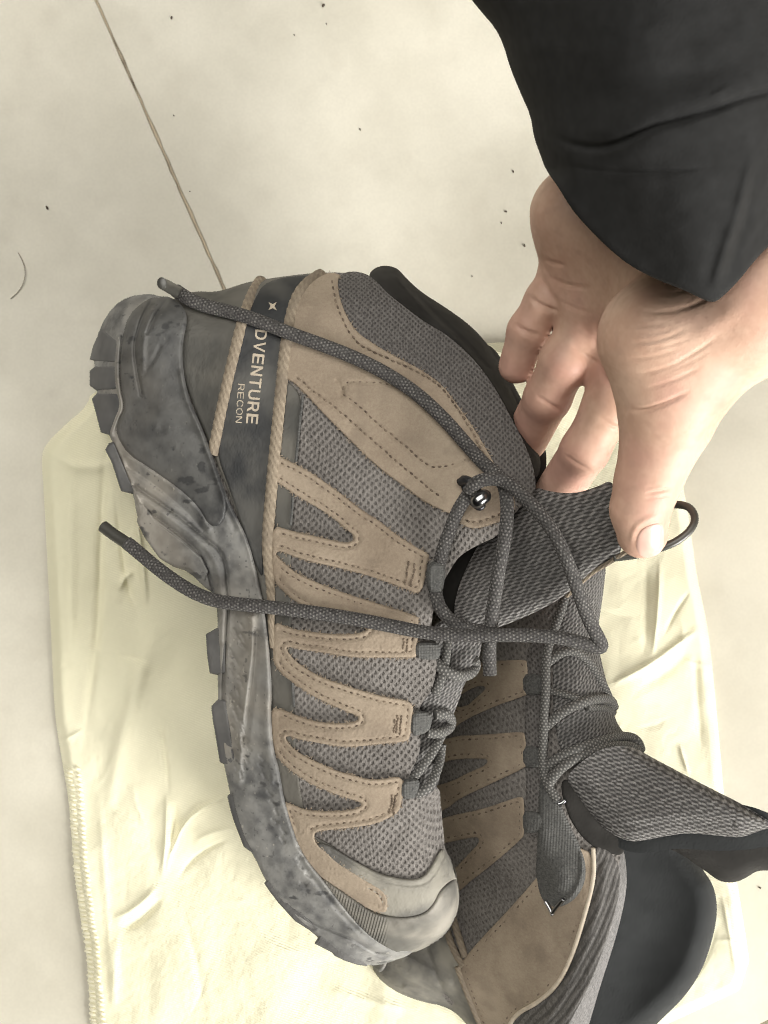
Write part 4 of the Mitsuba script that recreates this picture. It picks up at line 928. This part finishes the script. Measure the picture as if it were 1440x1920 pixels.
add(HS + '__lace_hook__barrel', m, 'metal_mat', True, label='shiny metal barrel of the lace hook')

# laces
laces = [
    ('long loose lace crossing the ankle to the heel', over(S1, [(330, 545, .016), (352, 560, .010), (385, 574, .007), (430, 584, .006), (480, 599, .0065), (540, 624, .0065), (600, 645, .0065), (660, 668, .0065), (720, 697, .0065), (780, 736, .0065), (830, 782, .0065), (872, 830, .0065), (905, 868, .007), (935, 893, .009), (949, 918, .013), (952, 964, .016), (946, 1016, .018), (935, 1068, .018), (928, 1120, .018), (920, 1172, .017), (917, 1225, .015), (919, 1266, .013)]), 13, 'lace_mat'),
    ('lace bowed out over the tongue and back to the left', np.array([(880, 925, .139), (888, 908, .141), (905, 899, .143), (930, 897, .144), (955, 905, .146), (990, 938, .151), (1033, 988, .157), (1058, 1036, .160), (1080, 1096, .157), (1102, 1160, .150), (1128, 1206, .146), (1128, 1216, .145), (1100, 1208, .145), (1055, 1196, .145), (1000, 1191, .144), (930, 1191, .142), (870, 1192, .139), (800, 1187, .136), (740, 1175, .134), (680, 1163, .132), (600, 1150, .129), (520, 1140, .126), (450, 1133, .122), (400, 1127, .117), (350, 1105, .112), (300, 1070, .107), (258, 1034, .102), (238, 1018, .100)]), 13, 'lace_mat'),
    ('lace from the hook down through the webbing loop', over(S1, [(884, 918, .008), (874, 932, .009), (856, 961, .009), (842, 999, .008), (829, 1034, .0070), (823, 1062, .001), (818, 1085, -.001), (816, 1108, .001), (823, 1138, .006), (844, 1164, .008), (875, 1179, .009), (908, 1184, .010)]), 12.5, 'lace_mat'),
    ('lace turn under the loose laces', over(LT, [(810, 1190, .006), (812, 1212, .006), (812, 1238, .006), (832, 1257, .007), (856, 1269, .007), (880, 1266, .007), (893, 1250, .004), (888, 1236, .0)]), 10.5, 'fine_lace_mat'),
    ('short lace dropping behind the lace turn', over(LT, [(840, 1195, .006), (836, 1240, .005), (828, 1275, .004), (815, 1300, .002)]), 8.5, 'fine_lace_mat'),
    ('lace loop at the third webbing loop', over(LT, [(800, 1374, .006), (822, 1376, .007), (842, 1368, .006), (848, 1352, .004), (838, 1338, .003), (815, 1340, .002)]), 9.5, 'fine_lace_mat'),
    ('lace strand beside the vamp edge', over(LT, [(828, 1395, .002), (826, 1420, .004), (818, 1450, .005), (802, 1478, .006), (780, 1490, .005)]), 9, 'fine_lace_mat'),
    ('second lace strand beside the vamp edge', over(LT, [(830, 1375, .003), (815, 1405, .005), (795, 1435, .005), (765, 1470, .004)]), 8.5, 'fine_lace_mat')]
for k, (lab, pts, r, mt) in enumerate(laces):
    m, uv = strand(pts, r, step=2.0, sides=18, flat=.82)
    add(HS + '__lace' + (f'_{k:03d}' if k else ''), m, mt, True, uv, label=lab)
for k, (key, pts) in enumerate(((HS + '__lace__aglet', over(S1, [(303, 531, .024), (320, 540, .019), (336, 549, .0145)])), (HS + '__lace_001__aglet', np.array([(193, 987, .094), (215, 1004, .097), (242, 1021, .1005)])))):
    m, uv = strand(pts, 11.5, step=1.5, sides=16)
    add(key, m, 'aglet_mat', True, uv)

# ------------------------------------------------------------------ the hand and the dark sleeve
# joints: photo position, height over the floor, radius in photo pixels at that height
def bone(*js):
    return [(P(u, v, z), r * (D - z) / F) for u, v, z, r in js]


CH = [bone((1620, 330, .205, 128), (1400, 555, .203, 124)), bone((1400, 555, .203, 124), (1330, 560, .192, 110)), bone((1400, 555, .203, 124), (1240, 635, .197, 106)),
      bone((1330, 560, .190, 108), (1210, 470, .164, 98)), bone((1330, 560, .190, 100), (1140, 580, .146, 62)), bone((1210, 470, .160, 92), (1082, 405, .150, 78)), bone((1082, 400, .150, 76), (1064, 500, .138, 52)), bone((1150, 440, .154, 78), (1085, 550, .140, 48)),
      bone((1210, 470, .158, 82), (1110, 590, .140, 48)), bone((1240, 560, .156, 76), (1160, 650, .141, 50)), bone((1260, 600, .156, 76), (1200, 700, .138, 44)),
      bone((1240, 635, .197, 104), (1258, 740, .193, 78)), bone((1258, 735, .193, 80), (1247, 800, .190, 72)), bone((1405, 560, .202, 122), (1258, 742, .193, 78)),
      ]
TH = [bone((1247, 800, .190, 72), (1228, 860, .188, 64), (1214, 905, .186, 59), (1200, 955, .183, 53), (1204, 1000, .180, 47))]
PK = [bone((1064, 505, .138, 43), (1023, 562, .134, 37), (989, 620, .128, 36), (968, 686, .118, 33))]
RG = [bone((1110, 585, .140, 46), (1058, 680, .136, 46), (1027, 745, .124, 43), (985, 825, .094, 41))]
MD = [bone((1160, 665, .141, 50), (1137, 770, .140, 46), (1096, 845, .134, 44), (1045, 925, .106, 43))]
IX = [bone((1205, 720, .138, 45), (1222, 800, .130, 42), (1230, 880, .122, 38), (1205, 960, .118, 34))]


def sd_cone(X, a, b):
    """Signed distance to a round cone between two joints."""
    (pa, ra), (pb, rb) = a, b
    ba = pb - pa
    l2 = ba @ ba
    t = np.clip(((X - pa) @ ba) / l2, 0, 1)
    return np.linalg.norm(X - (pa + t[..., None] * ba), axis=-1) - (ra + (rb - ra) * t)


def smin(a, b, k):
    h = np.clip(.5 + .5 * (b - a) / k, 0, 1)
    return b + (a - b) * h - k * h * (1 - h)


def chain(X, bones, k):
    d = None
    for b in bones:
        for p, q in zip(b[:-1], b[1:]):
            e = sd_cone(X, p, q)
            d = e if d is None else smin(d, e, k)
    return d


def hand_sdf(X):
    d = chain(X, CH, .010)
    for f, k in ((TH, .006), (PK, .004), (RG, .004), (MD, .004), (IX, .004)):
        d = smin(d, chain(X, f, .003), k)
    return d


def surface_net(fn, lo, hi, h):
    n = np.ceil((np.array(hi) - lo) / h).astype(int) + 1
    ax = [lo[k] + h * np.arange(n[k]) for k in range(3)]
    G = np.stack(np.meshgrid(*ax, indexing='ij'), -1)
    d = fn(G.reshape(-1, 3)).reshape(n)
    s = d < 0
    cells = np.zeros(n - 1, int)
    for o in np.ndindex(2, 2, 2):
        cells += s[o[0]:n[0] - 1 + o[0], o[1]:n[1] - 1 + o[1], o[2]:n[2] - 1 + o[2]]
    act = (cells > 0) & (cells < 8)
    idx = -np.ones(n - 1, int)
    c = np.argwhere(act)
    idx[act] = np.arange(len(c))
    V = lo + (c + .5) * h
    Fq = []
    for k in range(3):
        o1, o2 = [(1, 2), (2, 0), (0, 1)][k]
        e = np.zeros(3, int)
        e[k] = 1
        A = s[:n[0] - e[0], :n[1] - e[1], :n[2] - e[2]]
        Bm = s[e[0]:, e[1]:, e[2]:]
        g = np.argwhere(A != Bm)
        g = g[(g[:, o1] > 0) & (g[:, o2] > 0) & (g[:, o1] < n[o1] - 1) & (g[:, o2] < n[o2] - 1)]
        f1, f2 = np.zeros(3, int), np.zeros(3, int)
        f1[o1], f2[o2] = 1, 1
        q = np.stack([idx[tuple((g - a).T)] for a in (f1 + f2, f2, 0 * f1, f1)], 1)
        inside = A[tuple(g.T)]
        q[~inside] = q[~inside][:, ::-1]
        Fq.append(q)
    Fq = np.vstack(Fq)
    for _ in range(4):                                  # onto the surface
        e = h * .2
        d0 = fn(V)
        gr = np.stack([fn(V + np.eye(3)[k] * e) - fn(V - np.eye(3)[k] * e) for k in range(3)], 1) / (2 * e)
        V = V - gr * (d0 / np.maximum((gr ** 2).sum(1), .2))[:, None] * .9
    return trimesh.Trimesh(V, np.vstack([Fq[:, [0, 1, 2]], Fq[:, [0, 2, 3]]]), process=False)


allj = np.array([p for f in (CH, TH, PK, RG, MD, IX) for b in f for p, r in b])
hm = surface_net(hand_sdf, allj.min(0) - .034, allj.max(0) + .034, .0016)
if hm.volume < 0:
    hm.faces = hm.faces[:, ::-1]
hm = hm.subdivide()
hv = np.array(hm.vertices)
for _ in range(2):
    e = .0003
    d0 = hand_sdf(hv)
    gr = np.stack([hand_sdf(hv + np.eye(3)[k] * e) - hand_sdf(hv - np.eye(3)[k] * e) for k in range(3)], 1) / (2 * e)
    hv = hv - gr * (d0 / np.maximum((gr ** 2).sum(1), .2))[:, None]
hm = trimesh.Trimesh(hv, hm.faces, process=False)
# skin folds: grooves where the fingers and the palm bend, measured on the photo
vn = np.array(hm.vertex_normals)
uvp = np.stack([hm.vertices[:, 0] * F / (D - hm.vertices[:, 2]) + 720, 960 - hm.vertices[:, 1] * F / (D - hm.vertices[:, 2])], 1)
fold = lines(([(1168, 768), (1205, 770), (1232, 762), (1262, 750), (1300, 730)], -.0015, 4), ([(986, 552), (1012, 570), (1036, 582), (1056, 586)], -.0017, 3.5), ([(960, 606), (984, 620), (1018, 632)], -.0017, 3.2), ([(1010, 505), (1022, 535), (1040, 565), (1054, 592)], -.0013, 6),
             ([(992, 562), (1016, 580), (1040, 590)], -.0007, 2.6), ([(964, 616), (990, 630), (1012, 638)], -.0006, 2.6), ([(1028, 505), (1000, 560), (985, 600)], .0005, 14),
             ([(1152, 485), (1132, 560), (1122, 610), (1120, 655), (1128, 700), (1146, 722), (1168, 752)], -.0017, 8), ([(1185, 580), (1240, 588), (1300, 574), (1350, 545)], -.0006, 3.4), ([(1160, 645), (1230, 642), (1300, 612)], -.0006, 3.4), ([(1180, 704), (1250, 692), (1300, 665), (1360, 622)], -.0007, 3.6),
             ([(1150, 606), (1200, 612), (1260, 608)], -.0005, 3), ([(1170, 672), (1220, 672), (1280, 652)], -.0005, 3), ([(1190, 548), (1250, 554), (1320, 532)], -.0005, 3), ([(1205, 730), (1260, 716), (1320, 686)], -.0006, 3), ([(1170, 626), (1220, 627), (1270, 616)], -.0004, 2.6), ([(1200, 655), (1250, 650), (1310, 628)], -.0004, 2.6), ([(1230, 705), (1290, 682), (1340, 655)], -.0004, 2.6),
             ([(1020, 515), (1070, 540), (1115, 538)], -.0011, 5), ([(1040, 560), (1080, 580), (1120, 590)], -.0007, 4), ([(1066, 642), (1095, 664), (1126, 686)], -.0015, 3.6), ([(1072, 655), (1098, 676), (1118, 690)], -.0006, 2.8), ([(1000, 738), (1030, 758), (1062, 775)], -.0013, 3.4), ([(1120, 780), (1148, 800), (1178, 808)], -.0010, 3.4), ([(1055, 850), (1085, 872), (1112, 885)], -.0010, 3.4), ([(1205, 927), (1236, 922), (1266, 915)], -.0010, 3),
             ([(1203, 936), (1240, 932), (1262, 927)], -.0006, 2.4), ([(1210, 915), (1240, 911)], -.0004, 2.4), ([(1008, 480), (1030, 492), (1066, 500)], -.0011, 4.5), ([(1183, 1030), (1185, 1005), (1194, 985), (1215, 972), (1240, 968)], .0008, 5), ([(1300, 640), (1350, 600), (1400, 570)], .0007, 16), ([(1250, 700), (1330, 650), (1420, 600)], -.0005, 20), fade=.3)
front = np.clip((vn[:, 2] - .05) / .4, 0, 1)
hm.vertices = hm.vertices + vn * (.62 * fold(uvp[:, 0], uvp[:, 1]) * front)[:, None]
labels['person'] = {'label': 'person in a dark sleeve reaching down to pinch the shoe tongue between thumb and fingers', 'category': 'person'}
add('person', hm, 'skin_mat', True, label='person in a dark sleeve reaching down to pinch the shoe tongue between thumb and fingers', cat='person')

# thumb nail: a thin curved plate let into the end of the thumb
nail = [(1196, 1003), (1206, 991), (1222, 984), (1240, 981), (1245, 992), (1245, 1015), (1242, 1032), (1230, 1043), (1212, 1047), (1197, 1040), (1192, 1022)]


def thumb_top(u, v):
    shape = np.shape(u)
    u, v = np.ravel(u), np.ravel(v)
    n = len(u)
    z, done = np.full(n, .14), np.zeros(n, bool)
    for a in np.linspace(.26, .15, 60):
        d = hand_sdf(P(u, v, np.full(n, a)))
        hit = (d < 0) & ~done
        z[hit], done = a, done | hit
    lo, hi = z, z + .00187
    for _ in range(9):
        mid = (lo + hi) / 2
        ins = hand_sdf(P(u, v, mid)) < 0
        lo, hi = np.where(ins, mid, lo), np.where(ins, hi, mid)
    z = np.where(done, lo, .14)
    return z.reshape(shape)


g = np.array([(u, v) for u in np.arange(1180, 1262, 5) for v in np.arange(970, 1062, 5)])
tz = thumb_top(g[:, 0], g[:, 1])
tok = tz > .185
NF = RBFInterpolator(g[tok] / 50, tz[tok], smoothing=1e-3)
nailS = lambda u, v: NF(np.stack([np.ravel(u), np.ravel(v)], 1) / 50).reshape(np.shape(u))
add('person__thumb_nail', sheet(poly_of(nail, 2), nailS, .0006, h=2, edge=8, wall=.25, depth=.002), 'nail_mat', True, label='pale pink thumb nail')

cuff = [(780, -260), (860, -40), (884, 0), (904, 24), (928, 52), (943, 81), (957, 129), (977, 177), (995, 217), (1001, 258), (1013, 290), (1023, 318), (1049, 354), (1070, 390), (1098, 423), (1142, 467), (1182, 499), (1231, 524), (1283, 544), (1323, 564), (1338, 567), (1351, 560), (1384, 528), (1412, 492), (1440, 462), (1530, 380), (1640, 260), (1720, 100), (1720, -260)]
SL = Field([(860, -40, .215), (950, 100, .222), (1000, 240, .226), (1025, 320, .228), (1100, 425, .234), (1230, 525, .240), (1335, 565, .243), (1440, 462, .236), (1530, 380, .226), (1150, 250, .252), (1250, 400, .254), (1330, 480, .252), (1400, 380, .252), (1100, 50, .254), (1300, 100, .266), (1500, 150, .256), (1600, 100, .24), (1300, -150, .272), (1000, -200, .24), (1600, -200, .25)],
           [([(780, -260), (860, -40), (884, 0), (904, 24), (928, 52), (943, 81), (957, 129), (977, 177), (995, 217), (1001, 258), (1013, 290), (1023, 318)], 70, .022)])
sl_folds = (([(1008, 236), (1053, 266), (1110, 279), (1158, 271), (1222, 239), (1283, 222), (1351, 202), (1384, 186), (1440, 172), (1520, 150)], -.0042, 9), ([(1013, 268), (1053, 292), (1110, 304), (1165, 294), (1230, 262), (1300, 245), (1380, 215), (1450, 195)], .0022, 20), ([(1050, 240), (1110, 252), (1160, 246), (1220, 214), (1290, 195), (1350, 172), (1440, 145)], .0034, 20),
               ([(1336, 562), (1345, 520), (1356, 483), (1380, 411), (1398, 342), (1408, 302), (1412, 270)], .0050, 8), ([(1366, 540), (1372, 490), (1395, 420), (1415, 350)], -.0030, 14), ([(1320, 545), (1338, 470), (1362, 400)], -.0016, 14), ([(1049, 310), (1142, 322), (1263, 322), (1343, 310)], -.0012, 5),
               ([(1060, 330), (1142, 338), (1263, 338), (1330, 330)], .0009, 9), ([(960, 110), (985, 190), (1003, 240)], .0016, 10), ([(1345, 165), (1355, 185), (1360, 196)], .0022, 14), ([(920, 60), (1040, 110), (1180, 120), (1300, 80)], .0030, 40), ([(1100, 180), (1250, 160), (1440, 90)], -.0025, 30))
sl_rel = lines(*[(l, a * (.40 if a < 0 else .34), w * (.8 if a < 0 else 1.3)) for l, a, w in sl_folds], fade=.22)


def sl_wave(u, v):
    return sl_rel(u, v) + .0022 * (meshkit.fbm(np.stack([u / 130, v / 90, np.zeros_like(u)], -1), 3, 12) - .5)


add('person__sleeve', sheet(poly_of(cuff, 1), SL, .0026, h=4, edge=8, relief=sl_wave, under=(.07, 120)), 'sleeve_mat', True, label='dark charcoal fleece sleeve folded at the cuff')
